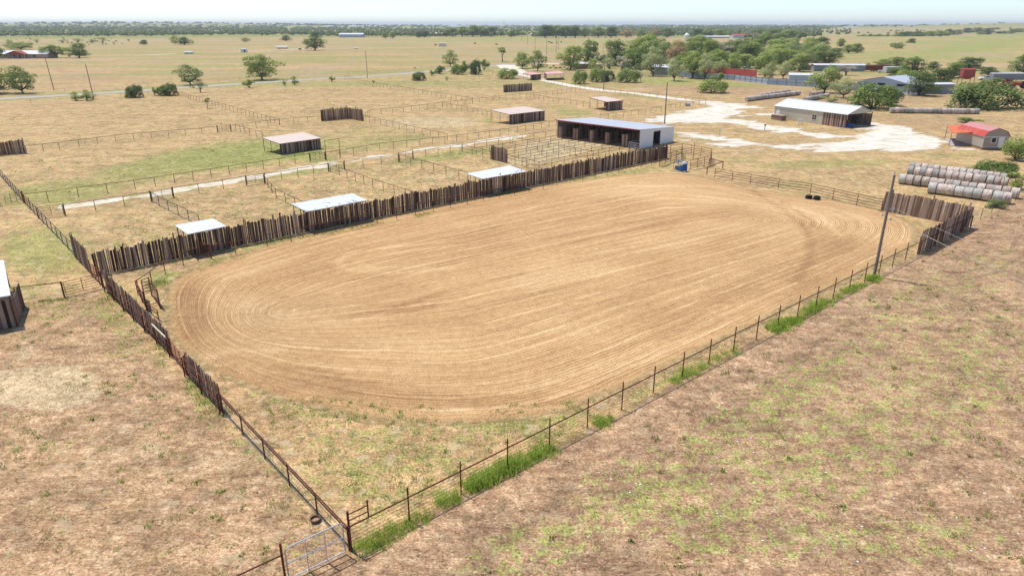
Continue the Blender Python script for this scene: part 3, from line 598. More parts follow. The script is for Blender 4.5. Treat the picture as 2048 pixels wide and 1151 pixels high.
# ================================================================ fences
POSTM = {}
def post_obj(parent, x, y, h, r, mat):
    key = (round(h, 2), r, mat.name); loc = Vector((x, y, 0)) - Vector(BASE[parent.name])
    if key not in POSTM:
        m = MB(); m.tube((0, 0, -0.05), (0, 0, h), r, 6)
        me_o = m.build('post', mat, None, (0, 0, 0)); POSTM[key] = me_o
        o = me_o
    else:
        o = POSTM[key].copy(); COL.objects.link(o)
    o.parent = parent; o.location = loc
    return o
def pipe_fence(px, label, h=1.35, sp=3.05, rails=None, wires=0, r=0.04, mat=None, cat='fence', group=None, name='pipe_fence', posth=None, world=False, wr=0.006, railr=0.036, mesh_v=False, midpost=True):
    P = [Vector((a, b, 0)) for a, b in (px if world else wpts(px))]; mat = mat or M['rustdark']; rails = [h] if rails is None else rails
    t = thing(name, label, cat, P[0], group)
    pts = []
    for a, b in zip(P, P[1:]):
        L = (b-a).length; n = max(1, round(L/sp))
        for i in range(n): pts.append(a.lerp(b, i/n))
    pts.append(P[-1])
    for p in (pts if midpost else [P[0], P[-1]]): post_obj(t, p.x, p.y, (posth or h)+0.02, r, mat)
    for z in rails:
        m = MB()
        for a, b in zip(P, P[1:]): m.tube(a+Vector((0,0,z)), b+Vector((0,0,z)), railr, 6)
        m.build('rail', mat, t)
    if wires:
        m = MB()
        for k in range(wires):
            z = 0.12 + (h-0.2)*k/max(1, wires-1)
            for a, b in zip(P, P[1:]): m.tube(a+Vector((0,0,z)), b+Vector((0,0,z)), wr, 3, cap=False)
        if mesh_v:
            for a, b in zip(P, P[1:]):
                L = (b-a).length; n = int(L/0.3)
                for i in range(n):
                    q = a.lerp(b, (i+.5)/n); m.tube(q+Vector((0,0,.05)), q+Vector((0,0,h-.05)), wr*0.8, 3, cap=False)
        o = m.build('net_wire', M['netwire'], t)
    return t
def gate(px, label, h=1.35, mat=None, nr=6, name='pipe_gate', z0=0.2, posts=True, world=False, vert=2, r=0.024):
    a, b = [Vector((x, y, 0)) for x, y in (px if world else wpts(px))]; mat = mat or M['rustdark']; t = thing(name, label, 'gate', a)
    d = (b-a).normalized()
    if posts:
        for p in (a-d*0.08, b+d*0.08): post_obj(t, p.x, p.y, h+0.12, 0.055, mat)
    m = MB(); a2 = a+d*0.08; b2 = b-d*0.08
    for k in range(nr):
        z = z0 + (h-z0)*k/(nr-1); m.tube(a2+Vector((0,0,z)), b2+Vector((0,0,z)), r, 6)
    for k in range(vert+2):
        q = a2.lerp(b2, k/(vert+1)); m.tube(q+Vector((0,0,z0)), q+Vector((0,0,h)), r*1.05, 6)
    m.build('gate_frame', mat, t); return t
def palisade(px, label, hlo, hhi, base=0.0, lean=0.0, mat=None, wlo=0.09, whi=0.24, gap=0.03, rail_side=0, rails=(0.6, 1.4), world=False, tall=0.06, rmat=None, group=None, bright=0.0, z0=0.02, name='plank_windbreak_fence'):
    P = [Vector((a, b, 0)) for a, b in (px if world else wpts(px))]; t = thing(name, label, 'plank fence', P[0], group); rnd = random.Random(hash(round(P[0].x*10)) % 999)
    m = MB(); mat = mat or M['plank']
    for a, b in zip(P, P[1:]):
        L = (b-a).length; d = (b-a).normalized(); ang = math.atan2(d.y, d.x); n = Vector((d.y, -d.x, 0)); s = 0.0; hh = (hlo+hhi)/2
        while s < L-0.1:
            w = rnd.uniform(wlo, whi); w = min(w, L-s); hh = hh*0.55+rnd.uniform(hlo, hhi)*0.45; h = hh + rnd.uniform(-0.10, 0.12)
            if rnd.random() < tall: h += rnd.uniform(0.15, 0.5)
            c = a+d*(s+w/2)+n*rnd.uniform(-0.035, 0.035); tn = rnd.random()**1.5*.9
            if rnd.random() < 0.10: tn = 0.9+rnd.random()*0.15
            m.box(c+Vector((0,0,z0)), w-0.008, 0.035, h, ang, min(1.0, tn+bright), lean+rnd.uniform(-0.02, 0.02)); s += w + (gap if rnd.random() < 0.7 else 0) * rnd.random()*1.6
    m.build('planks', mat, t)
    if rail_side:
        for z in rails:
            q = MB()
            for a, b in zip(P, P[1:]):
                d = (b-a).normalized(); n = Vector((d.y, -d.x, 0))*0.10*rail_side; q.tube(a+n+Vector((0,0,z)), b+n+Vector((0,0,z)), 0.037, 6)
            q.build('rail', rmat or M['rust'], t)
        for a, b in zip(P, P[1:]):
            L = (b-a).length; k = max(1, round(L/3.05)); d = (b-a).normalized(); n = Vector((d.y, -d.x, 0))*0.19*rail_side
            for i in range(k+1):
                q = a.lerp(b, i/k)+n; post_obj(t, q.x, q.y, max(rails)+0.05, 0.045, rmat or M['rust'])
    return t

# --- fence on the near long side of the arena: tall posts, one pipe rail, strands of wire below
A0 = G(703, 1102); A1 = G(1834, 509); t = thing('arena_side_fence', 'long rusty fence of tall posts with one pipe rail along the brown right-hand field', 'fence', A0)
L = (A1-A0).length; n = round(L/3.12)
for i in range(n+1):
    q = A0.lerp(A1, i/n); post_obj(t, q.x, q.y, 2.2 if i == 0 else 1.93, 0.055 if i == 0 else 0.038, M['rust'])
m = MB(); m.tube(A0+Vector((0,0,1.36)), A1+Vector((0,0,1.36)), 0.038, 8); m.build('rail', M['rust'], t)
m = MB()
for k in range(6):
    z = 0.15+0.2*k; m.tube(A0+Vector((0,0,z)), A1+Vector((0,0,z)), 0.011, 4)
m.build('wires', M['rustdark'], t)
q1 = A0.lerp(A1, 0.98/L); m = MB(); m.tube(q1+Vector((0,0,1.36)), q1+Vector((0,0,2.3)), 0.036, 6)
for z in (1.68, 2.02): m.tube(A0+Vector((0,0,z)), q1+Vector((0,0,z)), 0.03, 6)
m.build('raised_brace', M['rust'], t)

# --- left end of the arena, from the near corner away to the left
pipe_fence([(699,1100), (447,827)], 'rusty rail fence from the near corner gate up to the arena plank fence', 1.33, 3.1, [1.33, 1.13], 4, mat=M['rust'], wr=0.011)
palisade([(447,826), (376,751)], 'short plank fence between the near rail fence and the reddish gate at the arena end', 1.72, 2.0, rail_side=-1, rails=(0.7, 1.38), mat=M['plank_red'], rmat=M['rust'], gap=0.01, tall=0.02, world=False)
gate([(373,749), (346,714)], 'reddish pipe gate between the two plank fences at the arena end', 1.35, M['rustred'], 6)
palisade([(345,712), (215,583)], 'brown plank fence with a pale new board on its rail, left end of the arena', 1.75, 2.1, rail_side=-1, rails=(0.55, 1.36), mat=M['plank_red'], gap=0.01, tall=0.04)
a = G(345, 712); b = G(316, 683); d = (b-a).normalized(); n_ = Vector((-d.y, d.x, 0))*0.17
m = MB(); m.beam(a+n_+d*0.2+Vector((0,0,1.48)), b+n_+Vector((0,0,1.48)), 0.05, 0.13); tag(m.build('board', M['cream'], None, a), 'pale new board lying along the rail of the brown plank fence', 'board')
gate([(207,575), (185,553)], 'red pipe gate at the far left corner of the arena', 1.5, M['rustred'], 7)
palisade([(183,549), (149,513)], 'short brown plank fence between the red corner gate and the net wire fence', 2.3, 2.6, mat=M['plank_red'], gap=0.005, wlo=.14, whi=.2)
pipe_fence([(149,511), (62,420)], 'long net wire fence running away up the left side toward the lane gate', 1.35, 2.6, None, 7, mesh_v=True, wr=0.0055)
pipe_fence([(47,405), (-30,318)], 'net wire fence on the far left beyond the lane gate', 1.35, 2.6, None, 7, mesh_v=True, wr=0.0055)
gate([(62,419), (48,406)], 'red pipe gate across the near end of the lane', 1.45, M['rustred'], 6)
gate([(48,405), (0,411)], 'wide pipe gate at the left edge of the photo beside the lane', 1.4, None, 6, vert=3)
pipe_fence([(0,411), (-60,418)], 'pipe fence running off the left edge of the photo', 1.35)
pipe_fence([(36,606), (130,594)], 'low net wire fence from the left-edge shed to the pipe gate', 1.4, 6, None, 5, mat=M['rust'])
gate([(131,594), (204,576)], 'long pipe gate between the left-edge shed fence and the arena corner', 1.35, M['rust'], 6, vert=1)

# --- long weathered plank windbreak and the rail fence in front of it
palisade([(193,551), (520,483), (860,414), (1124,360), (1335,316)], 'very long dark weathered plank windbreak behind the arena', 1.95, 2.5, gap=0.026, tall=0.11, rails=(), wlo=0.09, whi=0.24)
pipe_fence([(422,517), (472,508), (535,494), (714,455.5), (901,416), (1058,384.5), (1190,356.5), (1303,330), (1319,327)], 'long red-brown single-rail fence between the arena and the plank windbreak', 1.35, 2.75, mat=M['rust'], r=0.036)
pipe_fence([(279,589), (305,571), (331,547.5), (367,531), (396,522)], 'curved rusty rail fence at the left end of the arena', 1.35, 2.4, [1.35], 2, mat=M['rust'])
gate([(422,517), (398,510)], 'rusty pipe gate swung open toward the plank windbreak', 1.5, M['rustred'], 6)
# return chute at the left end
c0 = G(295, 622); t = thing('return_chute', 'small rusty pipe chute with ladder-like rungs at the left end of the arena', 'cattle chute', c0)
fr = [G(294, 622), G(290, 598), G(304, 592), G(321, 617)]
for q in fr[:4]: post_obj(t, q.x, q.y, 1.75, 0.05, M['rust'])
for a, b in ((fr[0], fr[1]), (fr[3], fr[2])):
    m = MB()
    for k in range(6): z = 0.25+0.28*k; m.tube(a+Vector((0,0,z)), b+Vector((0,0,z)), 0.03, 6)
    m.build('side_panel', M['rust'], t)
m = MB()
for k in range(5): f = k/4; m.tube(fr[0].lerp(fr[1], f)+Vector((0,0,1.72)), fr[3].lerp(fr[2], f)+Vector((0,0,1.72)), 0.035, 6)
m.build('top_rungs', M['rust'], t)
pipe_fence([(276,588), (294,622)], 'short low rail panel joining the curved fence to the chute', 1.3, 2.4, [1.3, 0.9, 0.5], mat=M['rust'])
pipe_fence([(295,622), (318,640)], 'low broken rail panel between the chute and the brown plank fence', 0.8, 2.4, [0.8, 0.5], mat=M['rust'])

# --- lane and paddock fences
pf = pipe_fence
pf([(52,408),(97,403),(271,379),(423,355),(621,323)], 'left stretch of the pipe fence on the far side of the lane')
gate([(621,323),(651,320)], 'pipe gate with a tall frame on the far side of the lane', 1.4)
pf([(651,320.5),(760,301),(890,287),(1000,272.5),(1113,252)], 'right stretch of the far lane pipe fence, ending at the open barn')
m = MB(); a = G(653, 320); b = G(681, 315)
t = thing('gate_arch', 'tall thin pipe frame standing over the far lane fence beside the tan roofed shed', 'pipe frame', a)
m.path([a, a+Vector((0,0,3.3)), b+Vector((0,0,3.3)), b], 0.04); m.build('frame', M['rustdark'], t)
gate([(79,437),(130,431)], 'wide pipe gate at the left end of the near lane fence', 1.4, vert=1)
pf([(130,431),(192,422),(304,403)], 'near lane fence, stretch left of the first middle gate')
gate([(304,403),(347,395)], 'first middle pipe gate in the near lane fence, beside the small white roofed shelter paddock', 1.4, vert=1)
pf([(347,395),(494,370.5)], 'near lane fence stretch behind the small white roofed shelter')
gate([(494,370.5),(530,366)], 'second middle pipe gate in the near lane fence, short and narrow', 1.4, vert=1)
pf([(530,366),(658,343.5)], 'near lane fence stretch left of the tan roofed shed')
gate([(658,343.5),(689,339.5)], 'pipe gate in the near lane fence opposite the tan roofed shed', 1.4, vert=1)
pf([(689,339.5),(798,324.5)], 'near lane fence stretch over the pale dirt paddock')
gate([(798,324.5),(826,319)], 'pipe gate at the near lane fence, nearest the barn pens', 1.6, vert=1)
pf([(826,319),(924,303),(1020,287),(1113,273)], 'near lane fence stretch ending at the open barn')
pf([(306,404),(319,412),(400,452)], 'paddock divider ending at the small white roofed shelter', wires=6, mesh_v=True, wr=.007)
pf([(529,367),(553,397),(612,426)], 'paddock divider ending at the stained white roofed shelter')
pf([(661,344),(679,351),(746,376),(835,405)], 'paddock divider between the stained and the far white shelters')
pf([(800,325),(844,337),(918,358),(965,372)], 'paddock divider ending at the white shelter nearest the barn')
pf([(54,306),(120,299.5),(232,284),(436,265.5)], 'pipe fence from the small left windbreak across the big pasture')
gate([(436,265.5),(462,262.5)], 'pipe gate in the big pasture fence', 1.5, vert=2)
pf([(462,262.5),(560,250),(643,243)], 'pipe fence from the pasture gate to the corner windbreak')
pf([(727,240),(740,231),(807,224.5),(870,216),(1012,199.5),(1105,190.5),(1168,181)], 'pipe fence from the corner windbreak toward the white driveway')
pf([(352,184),(356,189),(382,199),(445,217),(500,233),(559,250)], 'pipe fence running down from the paved road into the pasture')
pf([(472,262),(500,270),(526,277)], 'short pipe fence behind the tan roofed shed')
pf([(690,158),(733,170),(812,183),(882,195),(945,205)], 'pipe fence running down from the paved road in the middle of the photo')
pf([(728,242),(799,259),(895,281)], 'pipe fence running from the corner windbreak down to the lane')
pf([(885,214),(913,220),(946,226),(984,236)], 'short pipe fence above the wide tan roofed shed')
pf([(1060,196),(1106,205),(1141,209.5),(1180,216)], 'short pipe fence left of the small tan roofed shed')
pf([(1411,210),(1360,215),(1291,228.5),(1200,240)], 'pipe fence behind the open barn beside the white yard')
pf([(1411,208),(1371,202),(1314,197),(1241,189.5),(1180,180.5),(1116,171),(1046,159),(1000,152)], 'pipe fence along the white driveway')
pf([(985,152),(1024,150),(1060,158)], 'pipe fence around the pinkish roofed sheds')
pf([(1175,168),(1240,162),(1330,152)], 'pipe fence in front of the bushes at the thicket edge')
pf([(0,208),(120,201),(350,185)], 'thin wire fence along the paved road at the left', 1.1, 8, [1.1], 3, r=0.03, railr=0.012)
pf([(352,184),(520,174),(690,160)], 'thin wire fence along the paved road in the middle', 1.1, 8, [1.1], 3, r=0.03, railr=0.012)
pf([(690,160),(860,150),(985,146)], 'thin wire fence along the paved road near the junction', 1.1, 8, [1.1], 3, r=0.03, railr=0.012)
pf([(0,190),(190,180),(520,158),(760,146),(960,132)], 'thin wire fence on the far side of the paved road', 1.1, 9, [1.1], 2, r=0.03, railr=0.012)
pf([(1940,452),(1961,438),(1983,425),(2031,400),(2100,362)], 'thin wire fence running off right behind the hay bales', 1.35, 6, [], 5, r=0.035, wr=0.008)
pf([(1834,191),(1905,193)], 'wire fence between the blue metal fence and the big round juniper', 1.6, 4, [1.6, 0.9], 4)
pf([(2010,205),(2100,206)], 'wire fence at the right edge of the photo below the junkyard', 1.8, 4, [1.8], 5)

# --- pens in front of the open barn
BF = G(1115, 275); BR_ = G(1278, 298)
E0 = G(925, 304); E1 = G(1078, 340)
pen_names = ['farthest', 'second farthest', 'third farthest', 'third nearest', 'second nearest', 'nearest']
for i in range(6):
    f = i/5; a = BF.lerp(BR_, f); b = E0.lerp(E1, f)
    if i in (0,): continue
    pf([a.xy, b.xy], 'long pen rail fence running out from the open barn, %s of the set' % pen_names[i], 1.35, 3.05, [1.35, 0.75], group='pen fences in front of the open barn', world=True)
pf([E0.xy, E1.xy], 'cross fence closing the outer ends of the barn pens', 1.35, 3.05, [1.35, 0.75], world=True)
pf([BF.lerp(E0, .5).xy, BR_.lerp(E1, .5).xy], 'cross fence halfway down the barn pens', 1.35, 4, [1.35], world=True)
palisade([(983,319),(1015,326.5)], 'small free-standing plank panel between the lane fence and the barn pens', 2.3, 2.45, gap=0.0, tall=0, rail_side=1, rails=(0.3, 1.5), mat=M['plank_red'])
palisade([(643,242.5),(697,237.5),(727,243)], 'corner plank windbreak with a few tall stakes in the middle pasture', 2.5, 2.8, gap=0.0, tall=0.2, mat=M['plank_red'])
palisade([(-14,312),(54,306.5)], 'plank windbreak at the left edge of the photo in the big pasture', 2.2, 2.6, gap=0.0, tall=0.1, mat=M['plank_red'])
palisade([(1007,185),(1064,181)], 'small far plank windbreak below the pinkish roofed sheds', 2.3, 2.6, gap=0.0, tall=0.05, mat=M['plank_red'])

# --- far end of the arena
palisade([(1762,421),(1846,437),(1937,455)], 'tall plank fence at the right end of the arena facing the camera', 2.35, 2.75, gap=0.01, tall=0.05, mat=M['plank_red'], bright=0.28, wlo=.11, whi=.26, lean=0.05)
palisade([(1937,455),(1834,509)], 'plank fence with rust red pipe braces at the right corner of the arena', 2.2, 2.5, gap=0.01, tall=0.03, mat=M['plank_red'], rail_side=-1, rails=(1.36,), wlo=.11, whi=.24, lean=-0.06)
pf([(1429,356),(1500,368.5),(1556,379),(1620,388),(1713,410),(1762,421)], 'rusty four-rail fence at the far end of the arena behind the tyres', 1.45, 3.5, [1.45, 1.1, 0.75, 0.4], mat=M['rust'])
pn = 'loading pens at the far corner of the arena'
pf([(1319,334),(1341,325),(1363,318)], 'rail panel of the far corner pens next to the plank windbreak', 1.7, 2.2, [0.3,0.6,0.9,1.2,1.7], mat=M['rust'], group=pn)
pf([(1303,326),(1340,310)], 'rail panel of the far corner pens hard against the windbreak end', 1.5, 2.2, [0.3,0.7,1.1,1.5], mat=M['rust'], group=pn)
pf([(1340,310),(1363,306),(1421,316)], 'back rail panel of the far corner pens', 1.7, 2.2, [0.3,0.6,0.9,1.2,1.7], mat=M['rust'], group=pn)
pf([(1363,318),(1363,306)], 'cross rail panel inside the far corner pens', 1.7, 2.2, [0.3,0.6,0.9,1.2,1.7], mat=M['rust'], group=pn)
pf([(1421,332),(1421,316)], 'right end rail panel of the far corner pens', 1.7, 2.2, [0.3,0.6,0.9,1.2,1.7], mat=M['rust'], group=pn)
pf([(1380,341),(1421,332)], 'rail panel of the far corner pens beside the blue roping chute', 1.7, 2.2, [0.3,0.6,0.9,1.2,1.7], mat=M['rust'], group=pn)
a = G(1386, 320); t = thing('tall_post', 'tall thin rusty post standing in the far corner pens', 'post', a); m = MB(); m.tube(a, a+Vector((0,0,2.9)), 0.045); m.build('shaft', M['rust'], t); m = MB(); m.box(a+Vector((0,0,2.9)), .14, .14, .05); m.build('cap', M['rust'], t)
a = G(1413.5, 349); b = G(1445, 337); t = thing('hitching_rail', 'heavy low pipe rail on two posts right of the blue chute', 'hitching rail', a)
for q in (a, b, G(1418, 331)): post_obj(t, q.x, q.y, 1.15, 0.07, M['rust'])
m = MB(); m.tube(a+Vector((0,0,1.15)), b+Vector((0,0,1.15)), 0.07); m.tube(b+Vector((0,0,1.15)), G(1418, 331)+Vector((0,0,1.15)), 0.05); m.build('beam', M['rust'], t)
# blue roping chute
c = G(1369, 344); t = thing('roping_chute', 'blue metal roping chute with a white topped front beside the far corner pens', 'chute', c)
ax = (G(1380, 343)-G(1359, 345)).normalized(); ay = Vector((-ax.y, ax.x, 0)); Z = Vector((0,0,1))
for s, nm in ((-0.42, 'left'), (0.42, 'right')):
    m = MB(); q = c+ax*s
    m.wall((q).xy, (q+ay*2.0).xy, 0.12, 0.75, 0.05); m.build('side_sheet', M['blue'], t)
    m = MB()
    for z in (1.25, 1.6): m.tube(q+Z*z, q+ay*2.4+Z*z, 0.03)
    for k in (0, 1.2, 2.4): m.tube(q+ay*k, q+ay*k+Z*1.65, 0.035)
    m.build('side_frame', M['blue'], t)
m = MB(); m.wall((c-ax*.42).xy, (c+ax*.42).xy, 0.15, 1.25, 0.06); m.build('front_gate', M['blue'], t)
m = MB(); m.hexa([c-ax*.34+Z*1.27-ay*.1, c+ax*.34+Z*1.27-ay*.1, c+ax*.34+Z*1.27+ay*.5, c-ax*.34+Z*1.27+ay*.5, c-ax*.22+Z*1.62, c+ax*.22+Z*1.62, c+ax*.22+Z*1.62+ay*.35, c-ax*.22+Z*1.62+ay*.35]); m.build('head_cover', M['whitep'], t)
# --- galvanised corner gate and the fence beyond it
ga = A0 + Vector((-0.15, -0.1, 0)); gb0 = G(560, 1086, 2.1); gb = Vector((gb0.x, gb0.y, 0)); d = (gb-ga).normalized(); 
t = thing('field_gate', 'silver galvanised tube gate with net wire at the near corner of the arena', 'gate', ga)
gl = (gb-ga).length - 0.25; h0, h1 = 0.15, 1.75; g0 = ga+d*0.10; g1 = g0+d*gl
m = MB(); rr = 0.18
m.path([g0+Z*h0, g0+Z*(h1-rr), g0+d*rr*.3+Z*(h1-rr*.3), g0+d*rr+Z*h1, g1-d*rr+Z*h1, g1-d*rr*.3+Z*(h1-rr*.3), g1+Z*(h1-rr), g1+Z*h0, g0+Z*h0], 0.032, 8)
m.path([g0+Z*0.95, g1+Z*0.95], 0.028, 8); m.build('tube_frame', M['galv'], t)
for f in (0.33, 0.66):
    q = g0.lerp(g1, f); m = MB(); m.beam(q+Z*h0, q+Z*h1, 0.06, 0.02); m.build('upright_bar', M['galv'], t)
m = MB()
for k in range(1, 9): m.tube(g0+Z*(h0+k*.17), g1+Z*(h0+k*.17), 0.004, 3, cap=False)
for k in range(1, int(gl/0.18)): q = g0+d*k*.18; m.tube(q+Z*h0, q+Z*h1, 0.004, 3, cap=False)
m.build('net_wire', M['netwire'], t)
q = gb; e = gb+d*9
t = thing('pipe_fence', 'rusty pipe fence running off the bottom edge left of the silver gate', 'fence', q)
post_obj(t, q.x, q.y, 2.1, 0.05, M['rust'])
for k in (1, 2, 3): p = q+d*3.0*k; post_obj(t, p.x, p.y, 1.9, 0.038, M['rust'])
for z in (1.5,): m = MB(); m.tube(q+Z*z, e+Z*z, 0.036); m.build('rail', M['rust'], t)
# feed tub by the gate
c = G(631, 1041); m = MB(); r = 0.23
for i in range(20):
    a0, a1 = 2*math.pi*i/20, 2*math.pi*(i+1)/20; f = lambda a, R_, z: c+Vector((math.cos(a)*R_, math.sin(a)*R_, z))
    m.quad(f(a0, r, 0), f(a1, r, 0), f(a1, r+.03, .17), f(a0, r+.03, .17)); m.quad(f(a0, r+.03, .17), f(a1, r+.03, .17), f(a1, r-.03, .17), f(a0, r-.03, .17)); m.quad(f(a0, r-.03, .17), f(a1, r-.03, .17), f(a1, r-.05, .05), f(a0, r-.05, .05))
t = thing('feed_tub', 'round dark rimmed feed tub on the dry ground beside the silver gate', 'feed tub', c); m.build('rim', M['rustdark'], t, smooth=True)
m = MB(); m.poly([c+Vector((math.cos(2*math.pi*i/20)*.185, math.sin(2*math.pi*i/20)*.185, .06)) for i in range(20)]); m.build('bottom', M['dirt'], t)
# tyres
for i, px in enumerate([(1617, 397), (1633, 399)]):
    c = G(*px); t = thing('tyre_stack', ('pair of black tyres stacked by the far rail fence, left one', 'pair of black tyres stacked by the far rail fence, right one')[i], 'tyres', c, 'black tyre stacks by the far arena fence')
    for k in range(2):
        m = MB(); prof = [(.27, .02), (.40, .0), (.46, .06), (.46, .16), (.40, .22), (.27, .20), (.24, .11)]
        for j in range(18):
            a0, a1 = 2*math.pi*j/18, 2*math.pi*(j+1)/18
            for (r0, z0_), (r1, z1_) in zip(prof, prof[1:]+prof[:1]):
                f = lambda a, rr, z: c+Vector((math.cos(a)*rr+.03*k, math.sin(a)*rr, z+.23*k))
                m.quad(f(a0, r0, z0_), f(a1, r0, z0_), f(a1, r1, z1_), f(a0, r1, z1_))
        m.build('tyre', M['black'], t, smooth=True)

# ================================================================ sheds with plank sides
def prism_roof_shed(name, label, roofpx, zs, wallsides, roofmat, posts=(), planks='plank', fascia=None, cat='shed', th=0.07, group=None, over=0.12, wallh=0.0):
    """flat sheet roof with corners listed round; wallsides are corner index pairs that carry planks"""
    C = [G(p[0], p[1], z) for p, z in zip(roofpx, zs)]; base = Vector((C[0].x, C[0].y, 0)); t = thing(name, label, cat, base, group)
    m = MB(); m.slab(*C, th=th); m.build('roof', roofmat, t)
    cen = sum(C, Vector())/4
    I = [c.lerp(cen, over/ max(1, (c-cen).length)*2) for c in C]
    rnd = random.Random(int(C[0].x*7))
    for a, b in wallsides:
        m = MB(); p, q = I[a], I[b]; L = (q-p).xy.length; d = (q-p).normalized(); ang = math.atan2(d.y, d.x); s = 0
        while s < L:
            w_ = min(rnd.uniform(.15, .32), L-s+.02); f = (s+w_/2)/L; h = p.z*(1-f)+q.z*f-th-.01-rnd.uniform(0, .06)
            m.box((p.x+(q.x-p.x)*f, p.y+(q.y-p.y)*f, 0.03), w_-.008, .04, h-.03, ang, rnd.random()**1.2, rnd.uniform(-.01, .01)); s += w_
        m.build('plank_wall', M[planks], t)
    for i in range(4): post_obj(t, I[i].x, I[i].y, I[i].z-th, 0.05, M['rustdark'])
    for a, b, f in posts: q = I[a].lerp(I[b], f); post_obj(t, q.x, q.y, q.z-th, 0.045, M['rustdark'])
    m = MB()
    for a, b in ((0, 1), (1, 2), (2, 3), (3, 0)): m.beam(I[a]-Z*(th+.05), I[b]-Z*(th+.05), .07, .08)
    m.build('roof_frame', M['rustdark'], t)
    if fascia:
        for a, b in fascia: m = MB(); n = (C[b]-C[a]).normalized().cross(Z)*.02; m.beam(C[a]-Z*.03+n, C[b]-Z*.03+n, .03, .14); m.build('fascia', M['redpaint'], t)
    return t
# corners: 0 left, 1 back, 2 right, 3 front
prism_roof_shed('loafing_shed', 'tan roofed shed with dark plank front and red edge in the paddock beyond the lane', [(523,275.5),(607,264),(642.5,276),(558,287.5)], (2.45,2.45,2.0,2.0), [(3,2),(2,1)], M['rooftan'], [(0,3,.45),(0,1,.5)], fascia=[(3,0)])
prism_roof_shed('loafing_shed', 'wide tan roofed plank shed between the lane and the driveway paddocks', [(980,220),(1049,212.5),(1091,221),(1018,229)], (2.9,2.9,2.3,2.3), [(3,2),(2,1)], M['rooftan'], [(0,3,.5),(0,1,.5)], fascia=[(3,0)])
prism_roof_shed('loafing_shed', 'small tan roofed plank shed behind the open barn with a red front edge', [(1178.5,195),(1209,192.5),(1247,201),(1213,204)], (2.9,2.9,2.4,2.4), [(3,2),(2,1)], M['rooftan'], [(0,3,.5),(0,1,.5)], fascia=[(0,3),(3,2)])
prism_roof_shed('loafing_shed', 'far pinkish roofed shed beside the driveway, left of the pair', [(1046,145.5),(1067,144.5),(1083,148),(1061,149.5)], (2.8,2.8,2.3,2.3), [(3,2),(2,1)], M['roofpink'], [(0,3,.5)])
prism_roof_shed('loafing_shed', 'far pinkish roofed shed beside the driveway, right of the pair', [(1088,144),(1122,142.5),(1127,147),(1093,148)], (2.6,2.6,2.6,2.6), [(0,3)], M['roofpink'], [(2,3,.5)])
prism_roof_shed('loafing_shed', 'small clean white roofed shelter against the plank windbreak', [(349,450),(426,436.5),(452.5,452),(375,468)], (2.55,2.55,2.5,2.5), [], M['roofwhite'], [(0,3,.5)])
prism_roof_shed('loafing_shed', 'long white roofed shelter with dark stains against the plank windbreak', [(582,407.5),(704.5,386.5),(735,400),(612,423)], (2.6,2.6,2.5,2.5), [], M['roofstain'], [(0,3,.5)])
prism_roof_shed('loafing_shed', 'white roofed shelter with small scuffs, nearest the barn along the plank windbreak', [(932,347),(1019.5,331),(1053.5,342.5),(964.5,357.5)], (2.6,2.6,2.5,2.5), [], M['roofwhite'], [(0,3,.5)])
# shed cut by the left edge
t = thing('loafing_shed', 'white roofed plank shed cut off by the left edge of the photo', 'shed', G(20, 640))
c1 = G(7, 519, 2.6); c2 = G(21, 590, 2.6); dv = (c1-c2); px_ = Vector((-dv.y, dv.x, 0)).normalized(); px_ = px_ if px_.x < 0 else -px_
c3 = c2+px_*8; c4 = c1+px_*8; c3.z = c4.z = 3.0
m = MB(); m.slab(c3, c2, c1, c4, .07); m.build('roof', M['roofwhite'], t)
rnd = random.Random(5)
def plankrun(p, q, h, parent, mat='plank', lo=.15, hi=.3, nm='plank_wall', z0=.02):
    m = MB(); L = (q-p).xy.length; d = (q-p).normalized(); ang = math.atan2(d.y, d.x); s = 0
    while s < L:
        w_ = min(rnd.uniform(lo, hi), L-s+.02); f = (s+w_/2)/L; m.box((p.x+(q.x-p.x)*f, p.y+(q.y-p.y)*f, z0), w_-.008, .04, h-rnd.uniform(0, .12), ang, rnd.random()**1.2, rnd.uniform(-.015, .015)); s += w_
    return m.build(nm, M[mat], parent)
plankrun(Vector((c2.x, c2.y, 0))+px_*.2, Vector((c3.x, c3.y, 0)), 2.35, t)
wq = G(50, 612); plankrun(Vector((c2.x, c2.y, 0))+px_*.1, wq, 2.1, t)
for q in (c2, c1): post_obj(t, q.x+px_.x*.1, q.y+px_.y*.1, 2.55, .05, M['rust'])
q = G(35, 644); post_obj(t, q.x, q.y, 1.9, .045, M['rust'])

# ================================================================ open barn with five stalls
def lbox(m, o, u, v, a0, a1, b0, b1, z0, z1, t=0.5):
    P = [o+u*a0+v*b0, o+u*a1+v*b0, o+u*a1+v*b1, o+u*a0+v*b1]
    return m.hexa([p+Z*z0 for p in P]+[p+Z*z1 for p in P], t)
O = G(1115, 275); u = (G(1278, 298)-O); LB = u.length; u.normalize(); v = Vector((-u.y, u.x, 0)); DB = 11.9; HF, HB = 3.55, 2.95
t = thing('open_barn', 'open fronted barn with a blue-grey sheet roof, white end wall and five stalls', 'barn', O)
m = MB(); m.slab(O-u*.3-v*.6+Z*(HF+.12), O+u*(LB+.12)-v*.6+Z*(HF+.12), O+u*(LB+.12)+v*(DB+.2)+Z*HB, O-u*.3+v*(DB+.2)+Z*HB, .09); m.build('roof', M['roofgalv'], t)
m = MB(); m.beam(O-u*.3-v*.62+Z*(HF+.05), O+u*(LB+.1)-v*.62+Z*(HF+.05), .04, .16); m.build('fascia', M['redpaint'], t)
